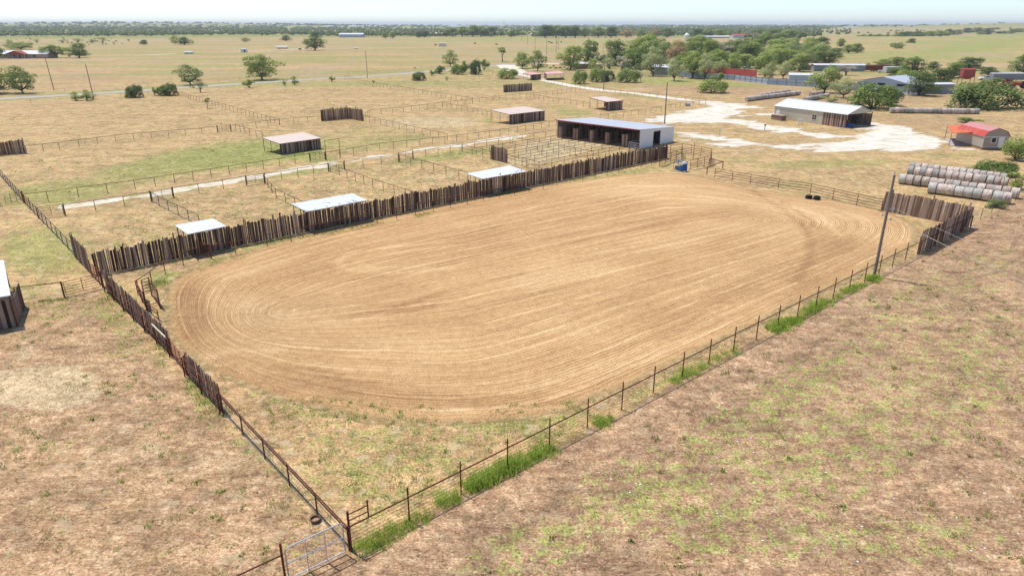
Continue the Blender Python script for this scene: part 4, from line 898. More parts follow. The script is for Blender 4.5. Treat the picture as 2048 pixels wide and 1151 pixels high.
# right end wall with doorway, from the photo: doorway at 0.38..0.60 of the depth
e = O+u*LB; hz = lambda b: HF+(HB-HF)*b/DB
m = MB(); m.wall((e).xy, (e+v*4.55).xy, 0.02, hz(0), .12, hz(4.55)); m.wall((e+v*4.55).xy, (e+v*7.1).xy, 2.75, hz(4.55), .12, hz(7.1)); m.wall((e+v*7.1).xy, (e+v*DB).xy, .02, hz(7.1), .12, hz(DB)); m.build('end_wall', M['wallwhite'], t)
m = MB(); m.wall((O+v*DB+u*.1).xy, (O+v*DB+u*(LB-.1)).xy, 2.0, HB-.1, .08); m.wall((O+v*DB+u*4).xy, (O+v*DB+u*(LB-.1)).xy, .02, 2.0, .08); m.build('back_wall', M['wallgrey'], t)
m = MB(); m.wall((O+v*.1).xy, (O+v*DB).xy, 1.9, HF-.05, .08, HB-.05); m.build('left_gable_sheet', M['wallgrey'], t)
m = MB(); lbox(m, O, u, v, .05, LB-.05, .3, DB-.2, .012, .05); m.build('stall_floor', M['dirt'], t)
for i in range(6):
    a = O+u*(LB*i/5.0)
    if i < 5:
        plankrun(a+v*.3+u*.05, a+v*(DB-.2)+u*.05, 2.3, t, 'plank_red', nm='partition'); plankrun(a, a+u*1.25, 2.35, t, 'plank_red', nm='stall_front')
    for b in (0.0, 4.0, 8.0): 
        q = a-v*.02+v*b-u*(.1 if i == 5 else 0); post_obj(t, q.x, q.y, hz(b)-.08, .06, M['rust'])
for b in (-.1, 4.0, 8.0):
    m = MB(); m.beam(O+v*b+Z*(hz(b)-.13), O+u*LB+v*b+Z*(hz(b)-.13), .1, .14); m.build('roof_beam', M['rustdark'], t)
m = MB(); 
for z in (.4, .8, 1.2, 1.6): m.tube(e-u*.3-v*.5+Z*z, e-u*.3-v*3.0+Z*z, .03); m.tube(e-u*.3-v*3.0+Z*z, e+u*2.6-v*3.4+Z*z, .03)
for q in (e-u*.3-v*3.0, e+u*1.2-v*3.2, e+u*2.6-v*3.4): m.tube(q, q+Z*1.65, .04)
tag(m.build('pipe_corral', M['galv'], None, e), 'light pipe panel in front of the white end wall of the open barn', 'pipe fence')

# ================================================================ tan barn with open bay
O = G(1547, 236); u = G(1690, 256)-O; LT_ = u.length; u.normalize(); v = Vector((-u.y, u.x, 0)); DT_ = 9.0; EH, RH = 3.05, 4.55
t = thing('tan_barn', 'long tan metal barn with a pale grey gable roof and an open plank-sided bay', 'barn', O)
ov = .25
m = MB(); m.slab(O-u*ov-v*ov+Z*(EH-.05), O+u*(LT_+ov)-v*ov+Z*(EH-.05), O+u*(LT_+ov)+v*DT_/2+Z*RH, O-u*ov+v*DT_/2+Z*RH, .07)
m.slab(O-u*ov+v*DT_/2+Z*RH, O+u*(LT_+ov)+v*DT_/2+Z*RH, O+u*(LT_+ov)+v*(DT_+ov)+Z*(EH-.05), O-u*ov+v*(DT_+ov)+Z*(EH-.05), .07); rf = m.build('roof', M['rooflight'], t)
m = MB(); m.beam(O-u*ov+v*DT_/2+Z*(RH+.03), O+u*(LT_+ov)+v*DT_/2+Z*(RH+.03), .3, .05); m.build('ridge_cap', M['whitep'], rf)
LS = LT_*.695
m = MB(); m.wall(O.xy, (O+u*LS).xy, .02, EH-.12, .1); m.wall((O+v*DT_).xy, (O+v*DT_+u*LS).xy, .02, EH-.12, .1); m.wall((O+v*.06).xy, (O+v*(DT_-.06)).xy, .02, EH-.12, .1); m.wall((O+u*LS+v*.06).xy, (O+u*LS+v*(DT_-.06)).xy, .02, EH-.12, .1)
m.poly([O+Z*(EH-.12), O+v*DT_/2+Z*(RH-.1), O+v*DT_+Z*(EH-.12)]); m.build('wall', M['walltan'], t)
m = MB(); e = O+u*(LT_-.05); m.hexa([e+Z*(EH-.1), e+v*DT_+Z*(EH-.1), e+v*DT_+Z*(EH-.1)-u*.08, e+Z*(EH-.1)-u*.08, e+v*(DT_/2-.01)+Z*(RH-.1), e+v*(DT_/2+.01)+Z*(RH-.1), e+v*(DT_/2+.01)+Z*(RH-.1)-u*.08, e+v*(DT_/2-.01)+Z*(RH-.1)-u*.08], rib=[0, 9, 9, 0, 4.5, 4.5, 4.5, 4.5]); m.build('gable', M['walltan'], t)
plankrun(O+u*LS, O+u*LT_, 2.85, t, 'plank_red'); plankrun(O+u*(LS+.1)+v*DT_, O+u*LT_+v*DT_, 2.7, t, 'plank_red')
m = MB(); lbox(m, O, u, v, LS, LT_, .1, DT_-.1, .012, .06); m.build('bay_floor', M['concrete'], t)
for q in (O+u*LT_+v*DT_, O+u*(LT_)+v*.05): post_obj(t, q.x, q.y, EH-.1, .09, M['rustdark'])
m = MB(); q = O-v*.09+u*.7; lbox(m, q, u, v, 0, 1.0, 0, .04, .05, 2.1); dr = m.build('door', M['whitep'], t); m = MB(); m.box(q+u*.85-v*.04+Z*1.05, .06, .06, .06); m.build('handle', M['galv'], dr)
m = MB(); q = O+u*(LS*.80)-v*.09; lbox(m, q, u, v, 0, 1.15, 0, .04, .95, 2.05); wn = m.build('window', M['dark'], t)
m = MB(); 
for a0, a1, z0, z1 in ((-.08, 0, .87, 2.13), (1.15, 1.23, .87, 2.13), (0, 1.15, .87, .95), (0, 1.15, 2.05, 2.13), (.55, .6, .95, 2.05), (0, .55, 1.48, 1.53), (.6, 1.15, 1.48, 1.53)): lbox(m, q, u, v, a0, a1, -.03, .01, z0, z1)
m.build('frame', M['cream'], wn)
# items around the tan barn
c = O+u*3.4-v*1.9; m = MB(); lbox(m, c, u, v, -1.9, 1.3, -.8, .8, .02, 1.15); t2 = thing('storage_box', 'low brown plank storage box in front of the tan barn', 'storage box', c); m.build('body', M['plank_red'], t2)
m = MB(); lbox(m, c, u, v, -2.0, 1.4, -.9, .9, 1.155, 1.23); m.build('lid', M['brick'], t2)
c = G(1600, 251); t2 = thing('meter_box', 'grey electric meter boxes on a small post rack before the tan barn', 'meter box', c)
for k in (-.5, .5): post_obj(t2, (c+u*k).x, (c+u*k).y, 1.6, .05, M['galv'])
m = MB(); lbox(m, c, u, v, -.6, .6, -.08, -.02, .9, 1.45); m.build('board', M['whitep'], t2)
for k in (-.4, .15): m = MB(); lbox(m, c, u, v, k, k+.3, -.22, -.09, .85, 1.4); m.build('meter', M['galv'], t2)
# blue tarp heap and red implement in the bay
c = O+u*(LT_-.9)+v*1.6; bm = bmesh.new(); bmesh.ops.create_icosphere(bm, subdivisions=4, radius=1)
for vv_ in bm.verts:
    k = mnoise.noise(vv_.co*1.7)*.35+mnoise.noise(vv_.co*5)*.12; vv_.co = Vector((vv_.co.x*1.7*(1+k), vv_.co.y*1.1*(1+k), max(-.02, vv_.co.z*.85*(1+k)+.1)))
me = bpy.data.meshes.new('tarp_heap'); bm.to_mesh(me); me.materials.append(M['blue']); o = bpy.data.objects.new('tarp_heap', me); COL.objects.link(o); o.location = c; tag(o, 'crumpled blue tarpaulin heap at the open end of the tan barn', 'tarpaulin')
def tractor(c, ang, label, mat, s=1.0, name='tractor'):
    t = thing(name, label, 'tractor', c); U = Vector((math.cos(ang), math.sin(ang), 0)); V_ = Vector((-U.y, U.x, 0))
    m = MB(); lbox(m, c, U, V_, 0*s, 1.7*s, -.3*s, .3*s, .6*s, 1.25*s); m.build('hood', mat, t)
    m = MB(); lbox(m, c, U, V_, -1.0*s, 0, -.45*s, .45*s, .55*s, 1.0*s); m.build('body', mat, t)
    m = MB(); lbox(m, c, U, V_, -.75*s, -.3*s, -.25*s, .25*s, 1.02*s, 1.12*s); lbox(m, c, U, V_, -.85*s, -.75*s, -.25*s, .25*s, 1.12*s, 1.6*s); m.build('seat', M['black'], t)
    for a, b, r, w_ in ((-.6, -.6, .68, .3), (-.6, .6, .68, .3), (1.4, -.48, .38, .2), (1.4, .48, .38, .2)):
        q = c+U*a*s+V_*b*s+Z*r*s; m = MB(); m.tube(q-V_*w_/2*s, q+V_*w_/2*s, r*s, 14); wl = m.build('wheel', M['black'], t)
        m = MB(); m.tube(q-V_*(w_/2+.02)*s, q+V_*(w_/2+.02)*s, r*.5*s, 10); m.build('rim', mat, wl)
    m = MB(); m.tube(c+U*1.1*s+Z*1.2*s, c+U*1.1*s+Z*1.85*s, .04*s); m.build('exhaust_pipe', M['black'], t)
    return t
tractor(O+u*(LT_-2.8)+v*2.6+Z*.06, math.atan2(u.y, u.x), 'small red tractor inside the open bay of the tan barn', M['redpaint'])

# ================================================================ red roofed gambrel shed with awning
P0 = G(1962, 299.5); P1 = G(2013, 300); back = G(1971, 239, 4.15); front = G(1995.5, 257.5, 4.15)
gx = (P1-P0); GWd = gx.length; gx.normalize(); gy = Vector((-gx.y, gx.x, 0)); DL = (back-front).length; DL = min(9.0, max(6.0, DL)); EHs, BHs, PH = 2.55, 3.45, 4.05
t = thing('gambrel_shed', 'taupe shed with a red barn roof, white door and white trimmed window at the right', 'shed', P0)
prof = [(-.15, EHs-.12), (.62, BHs), (GWd/2, PH), (GWd-.62, BHs), (GWd+.15, EHs-.12)]
for i in range(4):
    (a0, z0), (a1, z1) = prof[i], prof[i+1]; m = MB()
    m.slab(P0+gx*a0-gy*.15+Z*z0, P0+gx*a0+gy*(DL+.1)+Z*z0, P0+gx*a1+gy*(DL+.1)+Z*z1, P0+gx*a1-gy*.15+Z*z1, .05) ; m.build('roof', M['roofredpale' if i in (1,) else 'roofred'], t)
def gam(m, y): return [P0+gx*a+gy*y+Z*z for a, z in ((0, .45), (GWd, .45), (GWd, EHs-.08), (GWd-.62, BHs-.06), (GWd/2, PH-.06), (.62, BHs-.06), (0, EHs-.08))]
f = gam(None, 0.0); b = gam(None, DL); m = MB(); m.poly(f, rib=[0, 4.6, 4.6, 4, 2.3, .6, 0]); m.poly(b[::-1]); m.quad(f[0], b[0], b[6], f[6], rib=[0, DL, DL, 0]); m.quad(b[1], f[1], f[2], b[2], rib=[0, DL, DL, 0]); m.build('wall', M['walltaupe'], t)
m = MB(); lbox(m, P0, gx, gy, .05, GWd-.05, .05, DL-.05, .02, .449); m.build('skirting', M['plank_red'], t)
m = MB(); 
for a0, a1, z0, z1 in ((0, .1, .45, EHs-.1), (GWd-.1, GWd, .45, EHs-.1), (.1, GWd-.1, EHs-.2, EHs-.1), (0.1, GWd-.1, .45, .53)): lbox(m, P0, gx, gy, a0, a1, -.035, -.003, z0, z1)
m.build('trim', M['whitep'], t)
m = MB(); lbox(m, P0, gx, gy, 2.75, 3.75, -.05, -.004, .5, 2.42); dr = m.build('door', M['whitep'], t); m = MB(); m.box(P0+gx*3.6-gy*.07+Z*1.45, .07, .07, .07); m.build('handle', M['galv'], dr)
m = MB(); lbox(m, P0, gx, gy, 1.5, 2.25, -.04, -.004, 1.35, 2.25); wn = m.build('window', M['dark'], t); m = MB()
for a0, a1, z0, z1 in ((1.4, 1.5, 1.25, 2.35), (2.25, 2.35, 1.25, 2.35), (1.5, 2.25, 1.25, 1.35), (1.5, 2.25, 2.25, 2.35)): lbox(m, P0, gx, gy, a0, a1, -.06, -.004, z0, z1)
m.build('frame', M['whitep'], wn)
aw = [G(1894, 251, 2.55), G(1946, 247.5, 2.75), G(1961, 264, 2.75), G(1903.5, 266, 2.5)]
t = thing('awning', 'bright orange-red sheet awning on thin posts attached left of the red roofed shed', 'awning', (aw[3].x, aw[3].y, 0))
m = MB(); m.slab(aw[0], aw[1], aw[2], aw[3], .05); m.build('sheet', M['rooforange'], t)
for q in (aw[0], aw[3], aw[1].lerp(aw[0], .05)): post_obj(t, q.x+.1, q.y+.1 if q is not aw[0] else q.y-.1, q.z-.06, .05, M['rustred'])
m = MB(); g0_ = [Vector((q.x, q.y, 0)) for q in aw]; cc = sum(g0_, Vector())/4; g0_ = [q.lerp(cc, .08) for q in g0_]; m.hexa([q+Z*.01 for q in g0_]+[q+Z*.05 for q in g0_]); tag(m.build('concrete_pad', M['concrete'], None, cc), 'grey concrete pad under the orange-red awning', 'pad')
plankrun(Vector((aw[1].x, aw[1].y, 0)), Vector((aw[2].x, aw[2].y, 0)), 2.4, t, 'plank_red')
tractor(cc.lerp(g0_[1], .45)+Z*.05, .6, 'small dark lawn tractor parked under the orange-red awning', M['black'], .85)

# ================================================================ blue metal barn and fence at the yard
a = G(1361, 155); 
mf = thing('metal_sheet_fence', 'long blue-grey sheet metal fence with dark posts in front of the cluttered yard', 'fence', a)
FP = [Vector((x, y, 0)) for x, y in wpts([(1358,154),(1469,161),(1535,169),(1631,175),(1698,181),(1766,184),(1834,191)])]
for p, q in zip(FP, FP[1:]): m = MB(); m.wall(p.xy, q.xy, .05, 2.3, .05); m.build('sheet_panel', M['bluemetal'], mf)
for p, q in zip(FP, FP[1:]):
    n = max(1, round((q-p).length/3.6)); d = (q-p).normalized(); nn = Vector((d.y, -d.x, 0))*.1
    for i in range(n): s = p.lerp(q, i/n)+nn; post_obj(mf, s.x, s.y, 2.6, .06, M['rustdark'])
for z in (1.2, 2.35):
    m = MB()
    for p, q in zip(FP, FP[1:]): nn = Vector(((q-p).y, -(q-p).x, 0)).normalized()*.1; m.tube(p+nn+Z*z, q+nn+Z*z, .04)
    m.build('rail', M['rustdark'], mf)
O = G(1699, 182) ; e1 = G(1800, 190); u = (e1-O); LL = 20.0; u.normalize(); v = Vector((-u.y, u.x, 0)); O = O+v*4
t = thing('blue_metal_barn', 'low blue-grey metal barn with a wide shallow gable roof behind the sheet fence', 'barn', O)
r0, r1, hh, rh = -1.0, 20.5, 3.2, 5.2
m = MB(); m.slab(O+u*r0-v*.4+Z*hh, O+u*(r0)+v*15+Z*hh, O+u*9+v*15+Z*rh, O+u*9-v*.4+Z*rh, .08); m.slab(O+u*9-v*.4+Z*rh, O+u*9+v*15+Z*rh, O+u*r1+v*15+Z*(hh-.3), O+u*r1-v*.4+Z*(hh-.3), .08); m.build('roof', M['roofgalv'], t)
m = MB(); m.wall(O.xy, (O+u*20).xy, .02, hh-.3, .1); m.poly([O+u*.02-v*.05+Z*(hh-.3), O+u*19.9-v*.05+Z*(hh-.35), O+u*9-v*.05+Z*(rh-.1)], rib=[0, 20, 9]); m.wall((O+u*19.95).xy, (O+u*19.95+v*14.8).xy, .02, hh-.45, .1); m.build('wall', M['bluemetal'], t)
for a0, w_ in ((7.5, 2.6), (14.0, 3.4)): m = MB(); lbox(m, O, u, v, a0, a0+w_, -.12, -.06, 2.3, 3.1); m.build('opening', M['dark'], t)  # dark panels on the unbroken wall, colour standing in for shade inside openings

def box_building(name, label, cat, c, ang, L, Wd, h, rise, wallm, roofm, openings=(), doorm='dark', porch=None):
    U = Vector((math.cos(ang), math.sin(ang), 0)); V_ = Vector((-U.y, U.x, 0)); o = c-U*L/2; t = thing(name, label, cat, c)
    m = MB(); m.wall(o.xy, (o+U*L).xy, 0, h, .2); m.wall((o+V_*Wd).xy, (o+U*L+V_*Wd).xy, 0, h, .2)
    for k in (0.11, L-.11): m.wall((o+U*k+V_*.1).xy, (o+U*k+V_*(Wd-.1)).xy, 0, h, .2); m.poly([o+U*k+Z*h, o+U*k+V_*Wd+Z*h, o+U*k+V_*Wd/2+Z*(h+rise)])
    m.build('wall', wallm, t); m = MB(); ov = .4
    m.slab(o-U*ov-V_*ov+Z*(h-.02), o+U*(L+ov)-V_*ov+Z*(h-.02), o+U*(L+ov)+V_*Wd/2+Z*(h+rise+.05), o-U*ov+V_*Wd/2+Z*(h+rise+.05), .1); m.slab(o-U*ov+V_*Wd/2+Z*(h+rise+.05), o+U*(L+ov)+V_*Wd/2+Z*(h+rise+.05), o+U*(L+ov)+V_*(Wd+ov)+Z*(h-.02), o-U*ov+V_*(Wd+ov)+Z*(h-.02), .1); m.build('roof', roofm, t)
    for a0, a1, z0, z1, nm in openings: m = MB(); lbox(m, o, U, V_, a0, a1, -.16, -.105, z0, z1); m.build(nm, M[doorm], t)
    return t, o, U, V_
# far left long house
c = G(47, 117); ang = -.03
t, o, U, V_ = box_building('ranch_house', 'long low brick ranch house with a white roof and red-brown gable, far left', 'house', c, ang, 34, 11, 2.9, 2.0, M['brick'], M['roofwhite'], [(4,6,1,2.2,'window'),(9,11.5,1,2.2,'window'),(14,15.2,.1,2.2,'door'),(18,19.5,1,2.2,'window'),(24,26,1,2.2,'window')])
m = MB(); q = o+U*12-V_*3.2; m.poly([q-U*5+Z*2.8, q+U*9+Z*2.8, q+U*2+Z*5.0]); m.build('porch_gable', M['redwood'], t)
m = MB(); m.slab(q-U*5.4+Z*2.8-V_*.3, q-U*5.4+Z*2.8+V_*3.1, q+U*2+Z*5.1+V_*7, q+U*2+Z*5.1-V_*.3, .1); m.slab(q+U*2+Z*5.1-V_*.3, q+U*2+Z*5.1+V_*7, q+U*9.4+Z*2.8+V_*3.1, q+U*9.4+Z*2.8-V_*.3, .1); m.build('porch_roof', M['redwood'], t)
for k in (-4.5, 0, 4, 8.5): s = q+U*k; post_obj(t, s.x, s.y, 2.75, .12, M['whitep'])
bb = box_building
bb('farm_building', 'long pale metal building with a white roof at the edge of the far woods', 'building', G(702, 75), .02, 42, 18, 5, 2, M['bluemetal'], M['roofwhite'])
bb('farm_building', 'small far building with a bright white roof near the treeline, middle', 'building', G(870, 72.5), -.3, 26, 14, 4, 2.5, M['brick'], M['roofwhite'])
bb('far_house', 'tiny tan roofed house at the treeline just right of the middle', 'house', G(976, 72.5), .1, 24, 12, 3.5, 2.5, M['brick'], M['rooftan'])
bb('far_house', 'pale low house with posts before it beyond the road junction', 'house', G(1077, 73.5), .1, 28, 12, 3.5, 2.5, M['cream'], M['roofwhite'])
bb('far_barn', 'far white and blue barn with a red roof at the treeline', 'barn', G(1481, 78), -.08, 23, 14, 5.5, 1.8, M['bluemetal'], M['roofred'], [(16,21,.1,4.5,'door')])
bb('far_building', 'long dark low building left of the far red roofed barn', 'building', G(1430, 77.5), 0, 46, 12, 3, 1.4, M['wallgrey'], M['rooflight'])
bb('far_house', 'white roofed far farmhouse on the plain, right part of the horizon', 'house', G(1817, 58), 0, 90, 30, 7, 6, M['cream'], M['roofwhite'])
bb('far_house', 'small far farmhouse with a pale roof left of the larger one on the horizon', 'house', G(1703, 58.5), 0, 60, 26, 6, 5, M['cream'], M['roofgalv'])
bb('far_barn', 'tiny pale far building among trees left of the middle horizon', 'building', G(430, 66), 0, 30, 14, 4, 2, M['cream'], M['rooftan'])
for i, (x, y) in enumerate([(668,56.2),(690,55.6),(722,56),(735,55.5),(918,56.5)]):
    bb('distant_hall', 'pale distant flat building on the hazy ridge, %s' % nth(i), 'building', G(x, y), .05, 130, 40, 9, 3, M['cream'], M['roofwhite'])
bb('small_shed', 'small brown open shed under the trees beside the driveway thicket', 'shed', G(1166, 138), .3, 9, 6, 2.6, .6, M['plank_red'], M['rooflight'])
bb('small_shed', 'dark shed half hidden behind the grey sparse tree of the thicket', 'shed', G(1320, 150), -.5, 9, 7, 3.4, 1.0, M['wallgrey'], M['rooflight'])
bb('small_shed', 'white shed with a pale roof just behind the blue metal fence', 'shed', G(1612, 166), -.3, 13, 6, 3.0, .5, M['bluemetal'], M['roofwhite'])
bb('rusty_shed', 'low rust-brown shed behind the juniper thicket of the yard', 'shed', G(1640, 141), -.1, 22, 7, 2.6, .6, M['brick'], M['roofpink'])
bb('mobile_home', 'long dark mobile home with a white edged roof behind the yard trees', 'mobile home', G(1678, 143), -.1, 24, 6, 3.0, .4, M['wallgrey'], M['rooflight'])
bb('small_shed', 'grey box shed standing between the dark trees right of the blue barn', 'shed', G(1880, 188), .1, 9, 5, 3.2, .3, M['wallgrey'], M['rooflight'])
# red sheet wall
p = G(1405, 149); t = thing('red_metal_fence', 'faded red sheet metal wall behind the blue metal fence', 'fence', p)
FP = [Vector((x, y, 0)) for x, y in wpts([(1400,146),(1450,150),(1512,155)])]
for a, b in zip(FP, FP[1:]): m = MB(); m.wall(a.xy, b.xy, .05, 3.0, .06); m.build('sheet_panel', M['redwall'], t)
for a in FP: post_obj(t, a.x, a.y-.1, 3.1, .08, M['rustdark'])
# ================================================================ hay bales
def bale_mesh(name, L=1.22, r=0.76):
    m = MB(); n = 22; prof = [(-L/2, r*.0), (-L/2, r*.80), (-L/2+.07, r*.97), (-L*.2, r), (L*.2, r), (L/2-.07, r*.97), (L/2, r*.80), (L/2, 0.0)]
    pts = []
    for x, rr in prof[1:-1]:
        pts.append([Vector((x, math.cos(2*math.pi*i/n)*rr*1.02, math.sin(2*math.pi*i/n)*rr*(0.96))) for i in range(n)])
    for ring in pts:
        for p in ring: 
            k = 1+mnoise.noise(p*1.9+Vector((RNG.random()*.01, 7.3, L)))*.045; p.y *= k; p.z = max(p.z*k, -r*.93)
    for A, B in zip(pts, pts[1:]):
        for i in range(n): j = (i+1) % n; m.quad(A[i], A[j], B[j], B[i])
    m.poly(pts[0][::-1]); m.poly(pts[-1]); return m
BALES = []
for k in range(3): b = bale_mesh('hay_bale', 1.2+.03*k, .77-.015*k).build('hay_bale', M['bale'], None, (0, 0, 0), True); BALES.append([b, False])
def bale_row(px0, px1, rowlabel, group, n=None, skip=(), r=.74):
    a, b = G(*px0), G(*px1); L = (b-a).length; n = n or max(1, round(L/1.24)); d = (b-a).normalized(); ang = math.atan2(d.y, d.x)
    for i in range(n):
        if i in skip: continue
        e = BALES[random.randrange(3)]
        o = e[0] if not e[1] else e[0].copy()
        if e[1]: COL.objects.link(o)
        e[1] = True
        q = a+d*(L*(i+.5)/n); o.location = (q.x+random.uniform(-.06, .06), q.y+random.uniform(-.06, .06), r*.96); o.rotation_euler = (random.choice([0, .1, -.12]), 0, ang+random.uniform(-.05, .05)+random.choice([0, math.pi]))
        s_ = random.uniform(.96, 1.04); o.scale = (L/n/1.22*.955, s_, s_)
        tag(o, 'round hay bale, %s in %s' % (nth(i), rowlabel), 'hay bale', group)
bale_row((1814,349.5),(2014,375), 'the second bale row at right', 'big bale stack at the right', 15)
bale_row((1817,341.5),(2012,366), 'the farthest bale row at right', 'big bale stack at the right', 15)
bale_row((1797,366),(2036,397), 'the third bale row at right', 'big bale stack at the right', 15)
bale_row((1854,385),(2022,408), 'the nearest bale row at right', 'big bale stack at the right', 9, r=.8)
bale_row((1492,203),(1598,190), 'the front row past the barn', 'bale rows left of the tan barn')
bale_row((1524,195),(1577,187), 'the back row past the barn', 'bale rows left of the tan barn')
bale_row((1609,204),(1655,195), 'the slanting row behind the barn', 'bales behind the tan barn')
bale_row((1621,193),(1640,190.5), 'the pair behind the barn', 'bales behind the tan barn')
bale_row((1778,226),(1957,228), 'the long single row', 'single long bale row', 19)

# ================================================================ poles, wires
def pole(px, py, ty, label, r=.15, arm=False, top=None, name='utility_pole', lean=0.0):
    b = G(px, py); h = hgt(px, py, ty); t = thing(name, label, 'utility pole', b); m = MB(); tp = b+Vector((lean, 0, h)); m.tube(b-Z*.1, tp, r, 10, r*.68); m.build('shaft', M['pole'], t)
    if arm:
        m = MB(); m.beam(tp-Z*.5-Vector((.9, 0, 0)), tp-Z*.5+Vector((.9, 0, 0)), .1, .12); ar = m.build('crossarm', M['pole'], t)
        for k in (-.8, .8): m = MB(); m.tube(tp-Z*.44+Vector((k, 0, 0)), tp-Z*.2+Vector((k, 0, 0)), .04); m.build('insulator', M['dark'], ar)
    return t, b, h
t, pb, phh = pole(1748, 552, 350, 'tall grey utility pole standing on the near arena fence line at the right', .145)
ptop = pb+Z*phh
# service brackets partway up the big pole
zb = phh*.60
for k, (dx, z_) in enumerate(((-.42, zb+.15), (.42, zb-.25), (.5, zb+.7))):
    m = MB(); c = pb+Z*z_; m.beam(c, c+Vector((dx, -.1, .05)), .05, .05); br = m.build('bracket', M['galv'], t); m = MB(); q = c+Vector((dx, -.1, -.07)); m.tube(q, q+Z*.13, .05, 8, .07); m.tube(q+Z*.13, q+Z*.26, .07, 8, .04); m.build('insulator', M['galv'], br)
m = MB(); m.tube(ptop-Z*.02, ptop+Z*.28, .04, 8, .06); m.build('top_insulator', M['galv'], t)
def wire(a, b, sag, r, label, group=None):
    m = MB(); pts = [a.lerp(b, i/16)-Z*sag*4*(i/16)*(1-i/16) for i in range(17)]; m.path(pts, r, 4); return tag(m.build('overhead_wire', M['cable'], None, a), label, 'wire', group)
# next pole of the line stands out of frame to the right
nxt = pb+Vector((29, -19, 0))
def aim(z0, pxy, off=(0, 0, 0)):
    """wire start on the pole, passing the point the photo shows, ends over the next pole"""
    return None
s1 = pb+Vector((.42, -.1, zb-.1)); s2 = pb+Vector((.5, -.1, zb+.85)); s3 = ptop+Z*.25
e1 = G(2048, 545, 0.0); 
def ray(px, py, d): g = G(px, py, 0); o = Vector((0, 0, CAMH)); v_ = (g-o).normalized(); return o+v_*d
wire(s1, ray(2160, 612, 58.0), .15, .021, 'thick pale overhead cable from the brackets of the big pole toward the right edge')
wire(s2, ray(2160, 575, 58.0), .15, .012, 'thin pale overhead wire, upper of the two running right across the brown field')
wire(s3, pb+Vector((10.5, 60, 7.2)), .3, .010, 'faint thin wire leaving the top of the big pole over the hay bales')
pole(1329, 248, 165, 'grey utility pole rising behind the blue-grey barn roof', .15, lean=-.1)
pole(1207, 181, 115, 'grey utility pole beside the white driveway before the thicket', .14)
pole(108, 180, 115, 'dark utility pole by the paved road, leftmost in the photo', .15, lean=-.5)
pole(187.5, 197, 129, 'dark utility pole on the near side of the paved road at the left', .15, lean=-.3)
pole(735, 156, 103, 'thin utility pole beside the paved road in the middle', .13)
for i, (x, y, ty) in enumerate([(1043,82,56),(1055,89,62),(1070,101,74),(1093,109,70),(1112,109,69),(1117,100,68),(1194,114,85),(1206,108,86)]):
    pole(x, y, ty, 'far utility pole beyond the road junction, %s' % nth(i), .16, arm=(i in (3, 4)))
for i, (x, y, ty) in enumerate([(55.5,75,58),(849,77,50),(609,82,68),(1008,76,37),(1349,76,58),(1387,76,57),(1445,75,50)]):
    pole(x, y, ty, 'very far thin pole near the woods, %s' % nth(i), .22)
wire(G(1207,181)+Z*hgt(1207,181,115), G(1329,248)+Z*hgt(1329,248,166), .6, .02, 'thin wire between the driveway pole and the pole behind the barn')

# ================================================================ vehicles and farm things
def wheel(t, c, ax_, r, w_, hub='galv'):
    m = MB(); m.tube(c-ax_*w_/2, c+ax_*w_/2, r, 14); wl = m.build('wheel', M['black'], t); m = MB(); m.tube(c-ax_*(w_/2+.01), c+ax_*(w_/2+.01), r*.55, 10); m.build('rim', M[hub], wl)
def pickup(px, py, ang, label, mat):
    c = G(px, py); U = Vector((math.cos(ang), math.sin(ang), 0)); V_ = Vector((-U.y, U.x, 0)); t = thing('pickup_truck', label, 'pickup truck', c)
    m = MB(); P = [(-2.8, .5), (2.8, .45), (2.8, .95), (2.5, 1.12), (1.2, 1.2), (-2.8, 1.15)]
    n = len(P); m.poly([c+U*a-V_*.95+Z*z for a, z in P]); m.poly([c+U*a+V_*.95+Z*z for a, z in P][::-1])
    for i in range(n): (a0, z0), (a1, z1) = P[i], P[(i+1) % n]; m.quad(c+U*a0-V_*.95+Z*z0, c+U*a0+V_*.95+Z*z0, c+U*a1+V_*.95+Z*z1, c+U*a1-V_*.95+Z*z1)
    m.build('body', mat, t)
    m = MB(); m.hexa([c+U*-.9-V_*.85+Z*1.2, c+U*1.2-V_*.85+Z*1.2, c+U*1.2+V_*.85+Z*1.2, c-U*.9+V_*.85+Z*1.2, c-U*.75-V_*.7+Z*1.83, c+U*.55-V_*.7+Z*1.83, c+U*.55+V_*.7+Z*1.83, c-U*.75+V_*.7+Z*1.83]); cab = m.build('cab', mat, t)
    m = MB(); 
    for s in (-1, 1): m.hexa([c-U*.7+V_*s*.845+Z*1.28, c+U*.9+V_*s*.845+Z*1.28, c+U*.9+V_*s*.86+Z*1.28, c-U*.7+V_*s*.86+Z*1.28, c-U*.6+V_*s*.74+Z*1.72, c+U*.5+V_*s*.74+Z*1.72, c+U*.5+V_*s*.755+Z*1.72, c-U*.6+V_*s*.755+Z*1.72])
    m.quad(c+U*1.16-V_*.75+Z*1.26, c+U*1.16+V_*.75+Z*1.26, c+U*.62+V_*.62+Z*1.78, c+U*.62-V_*.62+Z*1.78); m.build('windows', M['dark'], cab)
    m = MB(); lbox(m, c, U, V_, -2.7, -1.0, -.8, .8, 1.16, 1.175); m.build('bed', M['black'], t)
    for a in (-1.8, 1.85):
        for s in (-1, 1): wheel(t, c+U*a+V_*s*.85+Z*.4, V_, .4, .26)
    for s in (-.7, .7): m = MB(); m.box(c+U*2.8+V_*s+Z*.75, .06, .3, .18, ang); m.build('headlight', M['galv'], t)
pickup(1972, 161, 2.9, 'white pickup truck parked beside the long silver trailer at the right', M['whitep'])
pickup(1204, 123, .5, 'dark pickup truck parked among the thicket trees near the driveway', M['dark'])
pickup(1193, 120, .3, 'white pickup truck half hidden by thicket trees near the driveway', M['whitep'])
pickup(1768, 146, 2.6, 'white pickup truck among trailers behind the yard', M['whitep'])
